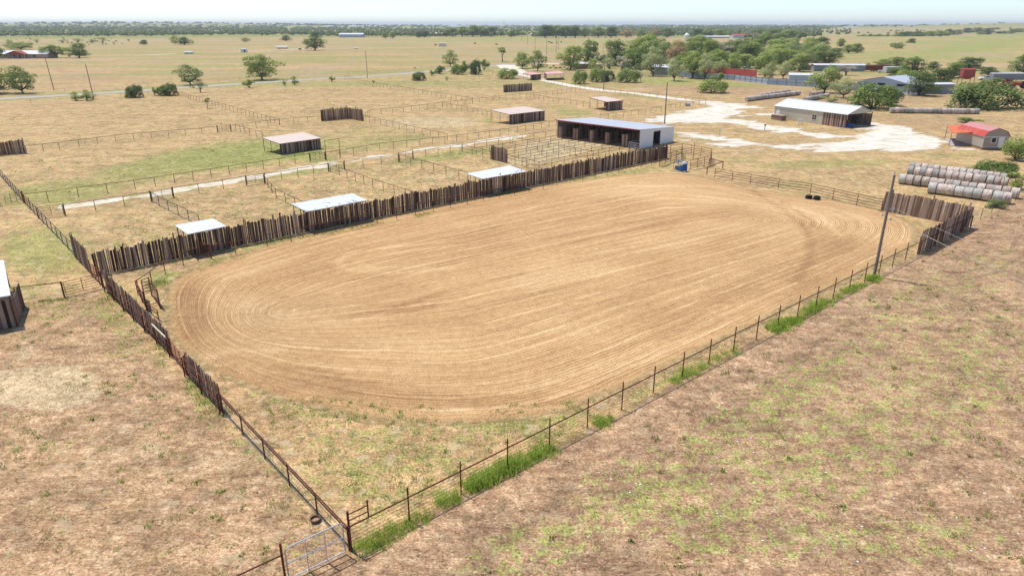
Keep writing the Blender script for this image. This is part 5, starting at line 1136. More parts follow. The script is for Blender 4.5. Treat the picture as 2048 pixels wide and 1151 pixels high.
pickup(1496, 139, 2.9, 'blue-grey pickup truck behind the red metal wall', M['bluemetal'])
def trailer(px, py, ang, L, Wd, h, label, mat, roof, zf=.75, slats=False, name='trailer'):
    c = G(px, py); U = Vector((math.cos(ang), math.sin(ang), 0)); V_ = Vector((-U.y, U.x, 0)); t = thing(name, label, 'trailer', c)
    m = MB()
    if slats:
        for s in (-1, 1):
            for k in range(7): z = zf+.1+k*(h-.1)/7; m.beam(c-U*L/2+V_*s*Wd/2+Z*(z+.1), c+U*L/2+V_*s*Wd/2+Z*(z+.1), .06, .16)
            for k in range(int(L/1.2)+1): q = c-U*L/2+U*k*1.2+V_*s*Wd/2; m.beam(q+Z*zf, q+Z*(zf+h), .09, .09)
        lbox(m, c, U, V_, -L/2, L/2, -Wd/2, Wd/2, zf-.12, zf)
    else: lbox(m, c, U, V_, -L/2, L/2, -Wd/2, Wd/2, zf-.1, zf+h)
    m.build('body', mat, t)
    if roof: m = MB(); m.hexa([c+U*a+V_*b+Z*(zf+h+.01) for a, b in ((-L/2-.05, -Wd/2-.05), (L/2+.05, -Wd/2-.05), (L/2+.05, Wd/2+.05), (-L/2-.05, Wd/2+.05))]+[c+U*a+V_*b+Z*(zf+h+.22) for a, b in ((-L/2+.1, -Wd/2+.3), (L/2-.1, -Wd/2+.3), (L/2-.1, Wd/2-.3), (-L/2+.1, Wd/2-.3))]); m.build('roof', roof, t)
    m = MB(); m.beam(c+U*L/2+Z*(zf-.15), c+U*(L/2+1.6)+Z*.5, .15, .15); m.build('hitch', M['rustdark'], t)
    for a in (-.6, .6):
        for s in (-1, 1): wheel(t, c+U*(a-L*.1)+V_*s*(Wd/2+.05)+Z*.4, V_, .4, .22)
    for s in (-1, 1): m = MB(); lbox(m, c+V_*s*(Wd/2+.05), U, V_, -L*.1-1.15, -L*.1+1.15, -.15, .15, .86, .92); m.build('fender', M['rustdark'], t)
trailer(2026, 163, .02, 19, 2.6, 2.4, 'very long silver-grey enclosed trailer at the right edge of the photo', M['wallgrey'], M['roofwhite'])
trailer(1753, 143, .05, 13, 2.5, 2.1, 'long maroon slatted stock trailer behind the yard', M['redwood'], M['rustdark'], slats=True)
trailer(1783, 146, .3, 9, 2.4, 2.0, 'pale grey trailer right of the maroon stock trailer', M['rooflight'], M['roofwhite'])
trailer(1560, 137, .1, 11, 2.5, 2.0, 'rusty slatted trailer half hidden behind the thicket', M['redpaint'], None, slats=True)
def hopper(px, py, ty, label):
    c = G(px, py); h = hgt(px, py, ty); t = thing('feed_hopper', label, 'hopper', c); s = h*.32
    P = [(-s*1.15, -s*.6), (s*1.15, -s*.6), (s*1.15, s*.6), (-s*1.15, s*.6)]
    m = MB(); m.hexa([c+Vector((a, b, h*.52)) for a, b in P]+[c+Vector((a, b, h*.95)) for a, b in P]); m.build('bin', M['redwall'], t)
    m = MB(); m.hexa([c+Vector((a*.35, b*.35, h*.35)) for a, b in P]+[c+Vector((a, b, h*.519)) for a, b in P]); m.build('chute', M['redwall'], t)
    m = MB(); m.hexa([c+Vector((a*1.05, b*1.05, h*.951)) for a, b in P]+[c+Vector((a*.9, b*.1, h)) for a, b in P]); m.build('lid', M['redpaint'], t)
    for a, b in P: m = MB(); m.tube(c+Vector((a*1.1, b*1.1, 0)), c+Vector((a, b, h*.6)), .1); m.build('leg', M['rustdark'], t)
hopper(1930, 170, 137, 'faded red feed hopper standing on four legs right of the blue barn')
tractor(G(2040, 177), 2.8, 'red tractor at the right edge of the photo on the pale yard ground', M['redpaint'], 1.7)
tractor(G(2014, 168), .4, 'orange-red tractor in front of the long silver trailer', M['redpaint'], 1.3)
# white tanks and sheds in the far pasture
def tank(px, py, ty, wpx, label):
    c = G(px, py); h = hgt(px, py, ty); s = (G(px+wpx, py)-c).length; t = thing('livestock_tank', label, 'tank', c); m = MB(); n = 18
    q0 = c-Vector((s/2, 0, 0))+Z*(h/2+.15); q1 = q0+Vector((s, 0, 0)); m.tube(q0, q1, h/2, n); m.build('barrel', M['whitep'], t, smooth=False)
    for k in (.2, .8): m = MB(); m.box(c+Vector((s*(k-.5), 0, 0)), .3, h*.9, h*.3); m.build('cradle', M['rustdark'], t)
tank(565, 98, 92.5, 22, 'long white cylindrical tank lying in the far pasture')
tank(712, 98, 95.5, 9, 'small low white tank in the far pasture right of the lone tree')
tank(378, 108, 103, 18, 'low white covered tank in the far left pasture')
def small_white(px, py, wpx, hm, label, mat, dark=True):
    c = G(px, py); s = (G(px+wpx, py)-c).length; t = thing('field_shed', label, 'shed', c); U = Vector((1, 0, 0)); V_ = Vector((0, 1, 0))
    m = MB(); lbox(m, c, U, V_, -s/2, s/2, 0, 3, .05, hm); m.build('body', mat, t); m = MB(); m.hexa([c+Vector((a*s/2*1.05, b, hm+.003)) for a, b in ((-1, -.2), (1, -.2), (1, 3.2), (-1, 3.2))]+[c+Vector((a*s/2*.9, b, hm+.4)) for a, b in ((-1, 1.2), (1, 1.2), (1, 1.8), (-1, 1.8))]); m.build('roof', M['roofwhite'], t)
    if dark: m = MB(); lbox(m, c, U, V_, s*.1, s*.35, -.04, -.003, .1, hm*.8); m.build('door', M['dark'], t)
small_white(487, 105, 11, 2.6, 'small white hut with a dark doorway on the far farm track', M['whitep'])
small_white(885, 93, 15, 3.2, 'pale square shed in the far pasture with cattle beside it', M['cream'], False)
t = thing('road_sign', 'yellow diamond road sign beside the paved road', 'road sign', G(830.5, 146)); c = G(830.5, 146); m = MB(); m.tube(c, c+Z*2.6, .05); m.build('post', M['galv'], t)
m = MB(); k = .62; y_ = Vector((0, -.07, 0)); m.hexa([c+y_+Vector((-k, 0, 2.3)), c+y_+Vector((0, 0, 2.3-k)), c+y_+Vector((0, .04, 2.3-k)), c+y_+Vector((-k, .04, 2.3)), c+y_+Vector((0, 0, 2.3+k)), c+y_+Vector((k, 0, 2.3)), c+y_+Vector((k, .04, 2.3)), c+y_+Vector((0, .04, 2.3+k))]); m.build('diamond_plate', M['yellow'], t)
c = G(1375, 212); m = MB(); m.tube(c, c+Z*1.7, .05); t = thing('water_tank', 'pale green water trough on the fence beside the white driveway', 'water trough', c); m = MB(); m.tube(c+Z*.05, c+Z*.7, .75, 16, .8); m.build('body', M['bluemetal'], t, smooth=False); m = MB(); m.tube(c+Z*.705, c+Z*.74, .83, 16, .83); m.build('rim', M['galv'], t)
for i, px in enumerate([(1529, 261), (1439, 270)]):
    c = G(*px); t = thing('hydrant', ('small dark yard hydrant standing left of the tan barn on the white yard', 'small pale yard hydrant in the grass right of the open barn')[i], 'hydrant', c); m = MB(); m.tube(c, c+Z*1.0, .07); m.build('pipe', M['dark' if i == 0 else 'galv'], t); m = MB(); m.box(c+Z*1.0, .32, .22, .3); m.build('head', M['dark' if i == 0 else 'galv'], t)
# white tank tower near far treeline
c = G(1373, 78); t = thing('water_tank', 'small white dome tank at the far treeline', 'tank', c); m = MB(); m.tube(c, c+Z*6, 4, 14, 4); m.tube(c+Z*6, c+Z*9, 4, 14, .6); m.build('body', M['whitep'], t); m = MB(); m.box(c+Z*9, 1.4, 1.4, 1.2); m.build('cap', M['galv'], t)

# cattle
def cow_mesh(mat):
    bm = bmesh.new(); v = []
    sk = {'tail': (-1.15, 0, 1.25, .12), 'rump': (-1.0, 0, 1.15, .36), 'belly': (-.3, 0, 1.02, .42), 'chest': (.45, 0, 1.02, .40), 'neck': (.85, 0, 1.18, .24), 'head': (1.25, 0, 1.18, .17), 'muzzle': (1.55, 0, .98, .11)}
    k = {n: bm.verts.new(c[:3]) for n, c in sk.items()}
    ch = ['tail', 'rump', 'belly', 'chest', 'neck', 'head', 'muzzle']
    for a, b in zip(ch, ch[1:]): bm.edges.new((k[a], k[b]))
    rad = [sk[n][3] for n in sk]
    for root, sx in (('rump', -.95), ('chest', .5)):
        for s in (-1, 1):
            a = bm.verts.new((sx, s*.24, .78)); b = bm.verts.new((sx+(-.08 if sx < 0 else 0), s*.24, .42)); c = bm.verts.new((sx, s*.24, .03)); rad += [.15, .08, .07]
            bm.edges.new((k[root], a)); bm.edges.new((a, b)); bm.edges.new((b, c))
    t1 = bm.verts.new((-1.3, 0, .6)); rad.append(.035); bm.edges.new((k['tail'], t1))
    for s in (-1, 1): e = bm.verts.new((1.15, s*.3, 1.28)); rad.append(.05); bm.edges.new((k['head'], e))
    me = bpy.data.meshes.new('cow'); bm.to_mesh(me); bm.free(); o = bpy.data.objects.new('cow', me); COL.objects.link(o)
    md = o.modifiers.new('skin', 'SKIN'); 
    for i, r_ in enumerate(rad): me.skin_vertices[0].data[i].radius = (r_, r_)
    me.skin_vertices[0].data[1].use_root = True; o.modifiers.new('sub', 'SUBSURF').levels = 1
    dg = bpy.context.evaluated_depsgraph_get(); m2 = bpy.data.meshes.new_from_object(o.evaluated_get(dg)); o.modifiers.clear(); o.data = m2; m2.materials.clear(); m2.materials.append(mat); m2.polygons.foreach_set('use_smooth', [True]*len(m2.polygons)); return o
cw = None
CW = [(871,92,'beside the pale square shed'),(1098,86,'in the green field beyond the junction poles, left one'),(1103,88,'standing beside the left cow beyond the junction poles'),(1114,87,'right of the junction poles'),(1122,86,'farthest right of the junction pole group'),(600,101,'left of the lone tall tree in the far pasture'),(1211,76,'far off at the end of the green field'),(950,89,'alone right of the pale square shed'),(993,91,'alone on the green strip near the junction')]
for i, (x, y, s_) in enumerate(CW):
    if cw is None: cw = cow_mesh(M['cow']); o = cw
    else: o = cw.copy(); COL.objects.link(o)
    o.location = G(x, y); o.rotation_euler = (0, 0, random.uniform(0, 6.3)); o.scale = (1.25,)*3; tag(o, 'black cow grazing %s' % s_, 'cow', 'black cattle in the far fields')
cb = None
for i, (x, y) in enumerate([(1101,138),(1107,134),(1112,139),(1121,138),(1129,137),(1135,140),(1148,140),(1154,138)]):
    if cb is None: cb = cow_mesh(M['cowbrown']); o = cb
    else: o = cb.copy(); COL.objects.link(o)
    o.location = G(x, y); o.rotation_euler = (0, 0, random.uniform(0, 6.3)); o.scale = (.75,)*3; tag(o, 'small brown calf under the trees by the driveway, %s' % nth(i), 'calf', 'brown calves by the driveway')

# ================================================================ trees
def crown_arrays(lobes, n, size, rng, shell=.55, droop=0.0, low=-.7):
    w_ = np.array([l[3]*l[4]*l[5] for l in lobes])**.75; w_ /= w_.sum(); idx = rng.choice(len(lobes), n, p=w_); Lb = np.array(lobes)[idx]
    d = rng.normal(size=(n, 3)); d /= np.linalg.norm(d, axis=1)[:, None]; d[:, 2] = np.where(d[:, 2] < low, -d[:, 2]*.5, d[:, 2])
    r = shell+(1-shell)*rng.random(n)**.6; r *= 1+rng.normal(size=n)*.06
    P = Lb[:, :3]+d*r[:, None]*Lb[:, 3:6]
    # clumps and gaps
    ph = rng.random(3)*20; q = np.sin(P[:, 0]*2.6+ph[0])+np.sin(P[:, 1]*2.9+ph[1])+np.sin(P[:, 2]*3.4+ph[2])+rng.normal(size=n)*.8
    keep = q > -.7; P = P[keep]; r = r[keep]; m = len(P)
    s = size*(.6+.8*rng.random(m)); a = rng.normal(size=(m, 3)); a /= np.linalg.norm(a, axis=1)[:, None]; b = np.cross(a, rng.normal(size=(m, 3))); b /= np.linalg.norm(b, axis=1)[:, None]
    a = a*s[:, None]*.5; b = b*s[:, None]*.36
    V = np.stack([P-a, P+b*.9, P+a, P-b*.9], 1).reshape(-1, 3); D = d[keep]*.9+P*[.12, .12, .0]+[0, 0, .55]; D /= np.linalg.norm(D, axis=1)[:, None]; V, NR = facing(V, D); Fq = np.arange(m*4).reshape(m, 4); tone = np.clip(rng.random(m)*.7+.3*(np.sin(q[keep]*1.7)*.5+.5), 0, 1)
    return V, Fq, tone, NR
def make_tree(kind, seed, leaf, name, n=3000, size=.30):
    """unit tree 8 m tall (bushes 3 m); root empty carries trunk and crown"""
    rng = np.random.default_rng(seed); rnd = random.Random(seed); t = thing(name, None, None, (0, 0, 0)); lobes = []; m = MB()
    if kind in ('oak', 'mesquite', 'sparse', 'sapling'):
        th = {'oak': 1.1, 'mesquite': 0.9, 'sparse': 2.0, 'sapling': 3.4}[kind]; tr = {'oak': .28, 'mesquite': .22, 'sparse': .2, 'sapling': .16}[kind]
        bend = Vector((rnd.uniform(-.3, .3), rnd.uniform(-.3, .3), 0)); top = Vector((0, 0, th))+bend; m.tube((0, 0, -.1), top*.5, tr*1.15, 8, tr*.9); m.tube(top*.5, top, tr*.9, 8, tr*.75)
        nb = {'oak': 13, 'mesquite': 12, 'sparse': 10, 'sapling': 4}[kind]
        for i in range(nb):
            a = 2*math.pi*(i+rnd.random()*.6)/nb; sp = {'oak': rnd.uniform(1.3, 2.9), 'mesquite': rnd.uniform(1.6, 3.8), 'sparse': rnd.uniform(1.0, 3.0), 'sapling': rnd.uniform(.4, 1.3)}[kind]
            zz = {'oak': rnd.uniform(1.6, 6.6), 'mesquite': rnd.uniform(1.5, 6.2), 'sparse': rnd.uniform(3.2, 7.2), 'sapling': rnd.uniform(4.5, 7)}[kind]
            if zz > 5.6: sp *= .62
            e = Vector((math.cos(a)*sp, math.sin(a)*sp, zz)); mid = top.lerp(e, .5)+Vector((rnd.uniform(-.3, .3), rnd.uniform(-.3, .3), -.25))
            m.tube(top*.92, mid, tr*.55, 6, tr*.34); m.tube(mid, e, tr*.34, 5, tr*.1)
            for _ in range(2): f = mid.lerp(e, rnd.uniform(.2, .8)); m.tube(f, f+Vector((rnd.uniform(-1, 1), rnd.uniform(-1, 1), rnd.uniform(.2, 1))), tr*.18, 4, tr*.05)
            q = {'oak': rnd.uniform(1.2, 1.8), 'mesquite': rnd.uniform(1.0, 1.6), 'sparse': rnd.uniform(.8, 1.2), 'sapling': rnd.uniform(.8, 1.2)}[kind]
            lobes.append((e.x, e.y, e.z, q*rnd.uniform(.9, 1.3), q*rnd.uniform(.9, 1.3), q*rnd.uniform(.75, 1.0)))
        if kind == 'oak': lobes += [(math.cos(q_)*rnd.uniform(1.2, 2.2), math.sin(q_)*rnd.uniform(1.2, 2.2), rnd.uniform(1.3, 2.2), 1.3, 1.3, .95) for q_ in (.3, 1.5, 2.7, 3.9, 5.1)]+[(0, 0, 3.9, 2.7, 2.7, 2.6), (.3, -.2, 6.7, 1.6, 1.6, 1.2), (-.4, .3, 6.2, 1.9, 1.9, 1.3)]
        if kind == 'mesquite': lobes += [(math.cos(q_)*rnd.uniform(1.2, 2.4), math.sin(q_)*rnd.uniform(1.2, 2.4), rnd.uniform(1.2, 2.2), 1.2, 1.2, .9) for q_ in (.3, 1.7, 2.9, 4.2, 5.3)]+[(rnd.uniform(-1, 1), rnd.uniform(-1, 1), 6.6, 1.6, 1.6, 1.2), (0, 0, 3.7, 2.7, 2.7, 2.3), (.5, .2, 5.6, 2.0, 2.0, 1.3)]
        V, Fq, tn, NR = crown_arrays(lobes, n, size, rng, .35 if kind != 'oak' else .5)
    elif kind == 'juniper':
        for i in range(13):
            a = rnd.random()*6.28; sp = rnd.uniform(.3, 2.3); zz = rnd.uniform(.6, 2.9)*(1-.18*sp); q = rnd.uniform(.55, 1.0); e = Vector((math.cos(a)*sp, math.sin(a)*sp, max(.5, zz))); lobes.append((e.x, e.y, e.z, q, q, q*rnd.uniform(.9, 1.25))); m.tube((0, 0, 0), e, .08, 5, .03)
        lobes += [(0, 0, 1.4, 1.7, 1.7, 1.3)]
        V, Fq, tn, NR = crown_arrays(lobes, n, size, rng, .6)
    else:
        for i in range(9):
            a = rnd.random()*6.28; sp = rnd.uniform(.1, 1.2); zz = rnd.uniform(.7, 2.4); q = rnd.uniform(.45, .8); e = Vector((math.cos(a)*sp, math.sin(a)*sp, zz)); lobes.append((e.x, e.y, e.z, q, q, q)); m.tube((0, 0, 0), e, .05, 5, .02)
        V, Fq, tn, NR = crown_arrays(lobes, n, size, rng, .3)
    V[:, 2] = np.maximum(V[:, 2], .04)
    m.build('trunk', M['bark'], t)
    raw_mesh('crown', V, Fq, leaf, tn, parent=t, nrm=NR)
    zmax = np.percentile(V[:, 2], 99.5); wid = np.percentile(V[:, 0], 98.5)-np.percentile(V[:, 0], 1.5)
    return t, zmax, wid
PROTO = {}
def proto(key):
    if key in PROTO: return PROTO[key]
    K = {'oakA': ('oak', 1, 'leaf', 'tree', 8500, .30), 'oakB': ('oak', 2, 'leaf', 'tree', 8500, .30), 'oakD': ('oak', 9, 'leafdark', 'tree', 8500, .30), 'mesA': ('mesquite', 3, 'leafpale', 'tree', 6000, .28), 'mesB': ('mesquite', 4, 'leaf', 'tree', 6000, .28), 'mesC': ('mesquite', 12, 'leaf', 'tree', 7500, .30),
         'spA': ('sparse', 5, 'leafpale', 'tree', 2600, .25), 'grey': ('sparse', 6, 'leafgrey', 'bare_tree', 2600, .2), 'brown': ('oak', 7, 'leafbrown', 'tree', 5000, .28), 'sap': ('sapling', 8, 'leaf', 'sapling', 1500, .34),
         'jun': ('juniper', 10, 'leafdark', 'juniper_bush', 9000, .17), 'junB': ('juniper', 13, 'leafdark', 'juniper_bush', 9000, .17), 'junL': ('juniper', 14, 'leaf', 'juniper_bush', 9000, .17), 'bush': ('bush', 11, 'leafyellow', 'bush', 3200, .17), 'bushG': ('bush', 15, 'leaf', 'bush', 3600, .17), 'bushP': ('bush', 16, 'leafpale', 'bush', 800, .15), 'bigY': ('juniper', 17, 'leafyellow', 'bush', 8000, .16)}[key]
    r = make_tree(K[0], K[1], M[K[2]], K[3], K[4], K[5]); PROTO[key] = [*r, False]; return PROTO[key]
WORD = {'oakA': 'round green tree', 'oakB': 'full green tree', 'oakD': 'dark dense tree', 'mesA': 'pale spreading tree', 'mesB': 'loose green tree', 'mesC': 'wide green tree', 'spA': 'sparse pale tree', 'grey': 'grey half-bare tree', 'brown': 'browning tree', 'sap': 'slim young tree', 'jun': 'dark juniper bush', 'junB': 'dark green bushy juniper', 'junL': 'bright green juniper bush', 'bush': 'yellow-green bush', 'bushG': 'small green bush', 'bushP': 'thin pale bush', 'bigY': 'yellow-green shrub'}
TR = {
 'by the left part of the road': [('mesC',-2,187,130,60),('mesB',47,187,133,52),('mesB',382,170,130,57),('mesC',524,160,109,62),('jun',271,195,170,26),('bushG',309,191,174,9),('bushG',318,191,174,13),('jun',339,191,167,28),('spA',401,185,164,28),('bushG',499,176,159,20),('bush',569,171,156,13),('bush',589.5,170,152,15),('bushG',663,164,152,11),('bush',152,201,183,26),('bush',174,201,180,24),('bushP',186,199,186,20)],
 'by the road near the junction': [('jun',838,161,144,24),('junB',879.5,148,132,19),('bushG',863,152,141,15),('mesB',901,133,100,31),('junL',916,149,129,28),('bushG',929,146,122,16),('jun',951,149,120,19),('bushG',968,140,119,20),('sap',1005,124,94,20),('junL',1014,158,137,36),('bushP',893,162,152,7),('bushG',746,166,160,7)],
 'in the left pasture': [('sap',415,217.5,196,10)],
 'around the white roofed house': [('oakA',108,116,90,36),('oakB',158,116,86,31),('bushG',69,115,105,16),('mesB',22,98,80,26),('mesC',42,99,85,44),('oakA',-2,118,92,16),('bushP',139,114,104,12)],
 'in the far left pasture': [('bushP',75,86,77,13),('bushP',125,86,79,13),('spA',206,90,75,21),('oakD',288,90,80,13),('mesB',350,89,70,18),('oakD',369,90,74,27),('bushP',387,88,80,9),('mesA',491,85,74,18),('mesA',185,87,78,10),('bushP',155,85,77,14)],
 'in the far middle pasture': [('oakA',629.5,101,74,35),('oakD',631,78,63,21),('oakD',572,82.5,70,22),('oakA',771,77.5,65,14),('oakB',784.5,77,63,15),('oakD',849,75,62,20),('oakD',838,76,63,12)],
 'in the far treeline': [('oakB',905,74,56,26),('oakA',925,74,53,24),('oakB',945,74,51,26),('oakA',962,74,53,24),('oakD',982,74,54,24),('oakB',893,74,59,20),('mesC',1022,75,59,22),('oakD',1090,76,50,30),('oakA',1112,76,51,30),('oakB',1132,76,52,28),('oakD',1150,76,51,30),('mesB',1170,76,56,24),('oakA',1196,76,54,26),('oakD',1222,76,54,28),('brown',1254,76,56,24),('mesB',1281,76,58,26),('brown',1310,76,56,26),('oakB',1335,76,56,26),('oakD',1392,77,58,26),('oakA',1415,77,57,28),('oakB',1440,76,59,26),('oakD',1516,80,60,32),('oakA',1545,82,58,34),('oakB',1575,84,59,34),('grey',1500,86,64,34),('oakA',1530,92,66,34),('oakD',1560,95,68,32)],
 'in the thicket': [('mesC',1045,137,105,35),('mesB',1075,142,101,35),('oakB',1140,140,92,43),('mesC',1174,131,80,40),('mesB',1186,141,117,30),('junL',1159,168,141,26),('junL',1194,164,137,31),('jun',1215,162,141,24),('junL',1255,165,139,42),('grey',1281,162,144,15),('oakD',1231,131,80,42),('bushP',1219,138,115,24),('mesC',1272,138,95,56),('oakA',1286,122,73,68),('mesA',1306,152,94,47),('mesA',1348,162,117,37),('brown',1352,126,80,40),('mesC',1394,118,72,58),('oakA',1385,157,105,40),('mesA',1409,161,107,27),('mesA',1439,149,121,37),('bushG',1440,166,146,30),('junL',1424,186,161,52),('grey',1446,120,85,46),('oakD',1496,131,87,52),('oakA',1526,149,105,44),('oakB',1420,124,80,40),('oakA',1330,116,84,36),('mesC',1470,120,82,44),('grey',1412,108,76,36),('mesB',1462,145,108,32),('oakB',1508,112,78,38),('grey',1245,146,112,26),('oakB',1551,139,97,44),('mesA',1566,158,122,30),('mesA',1534,166,126,26),('mesB',1366,138,104,26),('oakD',1316,128,92,26)],
 'beyond the blue metal fence': [('oakB',1581,102,81,27),('oakA',1616,105,75,34),('oakD',1640,105,74,30),('oakA',1681,96,77,14),('oakB',1598,143,107,40),('mesC',1630,131,101,32),('oakD',1656,131,102,28),('oakA',1696,108,89,22),('oakD',1713.5,107,87,19),('mesC',1648,186,133,54),('mesA',1686,196,155,44),('bush',1661,205,192,30),('grey',1692,151,131,36),('junL',1744,218,168,74),('junB',1778,211,180,38),('oakD',1800,155,136,42),('oakD',1823,149,114,54),('oakB',1790,141,114,44),('oakB',1763,134,118,24),('oakD',1866,140,123,24),('oakD',1838,191,143,48),('oakD',1878,172,138,44),('oakB',1906,156,125,40),('oakD',1936,141,115,40),('oakD',1976,151,134,26),('junL',1810,164,140,34),('jun',1961,215,164,104),('oakD',2046,149,109,44),('bushG',1990,172,156,34),('bushG',1735,139,126,22),('bushG',1718,138,127,22),('oakB',1668,118,96,30)],
 'on the upper right slope': [('mesB',1796,100,85,26),('oakD',1821,92,77,16),('mesC',1788,98,86,16),('bushG',1726,77,69,20),('bushG',1740,77,68,22),('bushG',1757,77,68,22),('bushG',1774,77,68,22),('oakB',1795,78,66,22),('oakD',1812,79,63,26),('oakA',1834,77,62,24),('oakB',1856,76,62,26),('oakA',1878,75,61,26),('oakD',1896,72,58,26),('oakB',1914,70,59,24),('jun',1931,84,77,20),('jun',1942,84,77,16),('oakD',1956,66,55,18),('oakD',1976,68,56,16),('oakA',1992,63,55,14),('oakB',2004,62,56,14),('jun',2006,68,62,26),('jun',2036,66,57,30),('oakD',1935,67,56,18),('oakA',1961,70,63,16),('oakD',1975,70,62,12)],
 'near the right-hand bales': [('bushG',1934,247,235,42),('bigY',2031,319,273,56),('junL',1986,350,323,68),('bush',2035,378,344,36),('junB',1991,415,401,34)],
}
_r = random.Random(77)
for _ in range(48):
    x_ = _r.uniform(1240, 1640); y_ = _r.uniform(98, 140)+(x_-1250)*.01; k_ = _r.choice(['oakA', 'oakB', 'mesB', 'mesC', 'mesA', 'mesA', 'oakB', 'grey']); TR['in the thicket'].append((k_, x_, y_, y_-_r.uniform(26, 36), _r.uniform(30, 44)))
LOCAL = {}
for place, lst in TR.items():
    order = sorted(range(len(lst)), key=lambda i: lst[i][1]); cnt = {}; tot = {}
    for e in lst: tot[WORD[e[0]]] = tot.get(WORD[e[0]], 0)+1
    for i in order:
        key, x, y, ty, wpx = lst[i]; pr = proto(key); b = G(x, y); h = hgt(x, y, ty); wd = wpx/F*(b-Vector((0, 0, CAMH))).length
        src = pr[0]
        if not pr[3]: t = src; pr[3] = True; chs = list(src.children)
        else:
            t = src.copy(); COL.objects.link(t); chs = []
            for ch in src.children: c = ch.copy(); COL.objects.link(c); c.parent = t; chs.append(c)
        t.location = b; sz = h/pr[1]; sx = wd/pr[2]; t.scale = (sx, (sx+sz)/2, sz); t.rotation_euler = (0, 0, 0 if key[:3] in ('jun', 'big') else random.uniform(0, 6.28))
        W_ = WORD[key]; k = cnt.get(W_, 0); cnt[W_] = k+1
        t['label'] = (W_+' '+place) if tot[W_] == 1 else ('leftmost %s %s' % (W_, place) if k == 0 else '%s %s from the left %s' % (ORD[k], W_, place)); t['category'] = 'bush' if ('bush' in W_ or 'shrub' in W_ or 'juniper' in W_) else 'tree'; t['group'] = 'trees and bushes '+place

# woods out to the horizon: nobody could count them
def woods(name, n, ylo, yhi, xr, seed, hgt_=(7, 11), quads=44, qs=1.0, cond=None, widen=1.0):
    rng = np.random.default_rng(seed); px = rng.uniform(*xr, n); k = rng.random(n); py = yhi-(yhi-ylo)*k
    X = np.zeros(n); Y = np.zeros(n)
    for i in range(n): g = G(px[i], py[i]); X[i] = g.x; Y[i] = g.y
    keep = fb(X, Y, 260 if yhi > 66 else 900, 2)+rng.normal(size=n)*.05 > .34
    if cond is not None: keep &= cond(px, py)
    X, Y = X[keep], Y[keep]; n = len(X); Zt = terrain(X, Y); d = np.hypot(X, Y); H = rng.uniform(*hgt_, n); Wd = H*rng.uniform(.55, .95, n)*widen*np.clip(d/2200, 1, 4)
    m = n*quads; ti = np.repeat(np.arange(n), quads); dr = rng.normal(size=(m, 3)); dr /= np.linalg.norm(dr, axis=1)[:, None]; dr[:, 2] = np.abs(dr[:, 2])*1.0-.25
    r = (.6+.4*rng.random(m)); lump = 1+.25*np.sin(ti*1.7+np.arctan2(dr[:, 1], dr[:, 0])*3)
    P = np.stack([X[ti]+dr[:, 0]*r*Wd[ti]*.5*lump, Y[ti]+dr[:, 1]*r*Wd[ti]*.5*lump, Zt[ti]+H[ti]*(.42+.55*dr[:, 2]*r)], 1)
    s = (H[ti]*.26*qs)*(.6+.8*rng.random(m))*np.clip(d[ti]/2600, 1, 2.2); a = rng.normal(size=(m, 3)); a /= np.linalg.norm(a, axis=1)[:, None]; b = np.cross(a, rng.normal(size=(m, 3))); b /= np.linalg.norm(b, axis=1)[:, None]
    a *= s[:, None]*.5; b *= s[:, None]*.42
    V = np.stack([P-a-b*.3, P+b, P+a-b*.2, P-b], 1).reshape(-1, 3); D = dr+[0, 0, .5]; D /= np.linalg.norm(D, axis=1)[:, None]; V, NR = facing(V, D)
    tone = np.clip(rng.random(m)*.45+.55*rng.random(n)[ti], 0, 1)
    o = raw_mesh(name, V, np.arange(m*4).reshape(m, 4), M['woods'], tone, nrm=NR); tag(o, None, None, None, 'stuff'); return o
o = woods('woods', 4200, 61, 75, (-80, 1640), 21, cond=lambda x, y: (y < 73) | (x < 330) | (x > 620)); tag(o, 'dense belt of green woods behind the far pastures', 'woods')
o = woods('woods', 5200, 51.2, 63, (-80, 2130), 22, (8, 13), 26, 1.1, cond=lambda x, y: (x < 1660) | (y < 57.5)); tag(o, 'hazy blue-green woods rolling out to the horizon', 'woods')
o = woods('woods', 420, 60, 100, (1490, 1700), 23, (7, 11), 120, .7, cond=lambda x, y: (y < 98-(x-1490)*.12)); tag(o, 'scrubby woods filling in behind the thicket on the right', 'woods')
o = woods('woods', 120, 56, 70, (1700, 2130), 24, (6, 9), 60, .9, cond=lambda x, y: np.sin(y*1.3) > .2); tag(o, 'scattered scrub on the far plain at the right', 'woods')
o = woods('woods', 160, 74, 92, (-80, 420), 25, (2, 4), 40, .8, cond=lambda x, y: (x < 260) & (np.sin(x*.05+y) > -.2)); tag(o, 'low scattered scrub in the far left pasture', 'scrub')
o = woods('woods', 260, 116, 148, (1180, 1610), 26, (2.5, 5.5), 120, .38); tag(o, 'tangled undergrowth between the thicket trees', 'undergrowth')

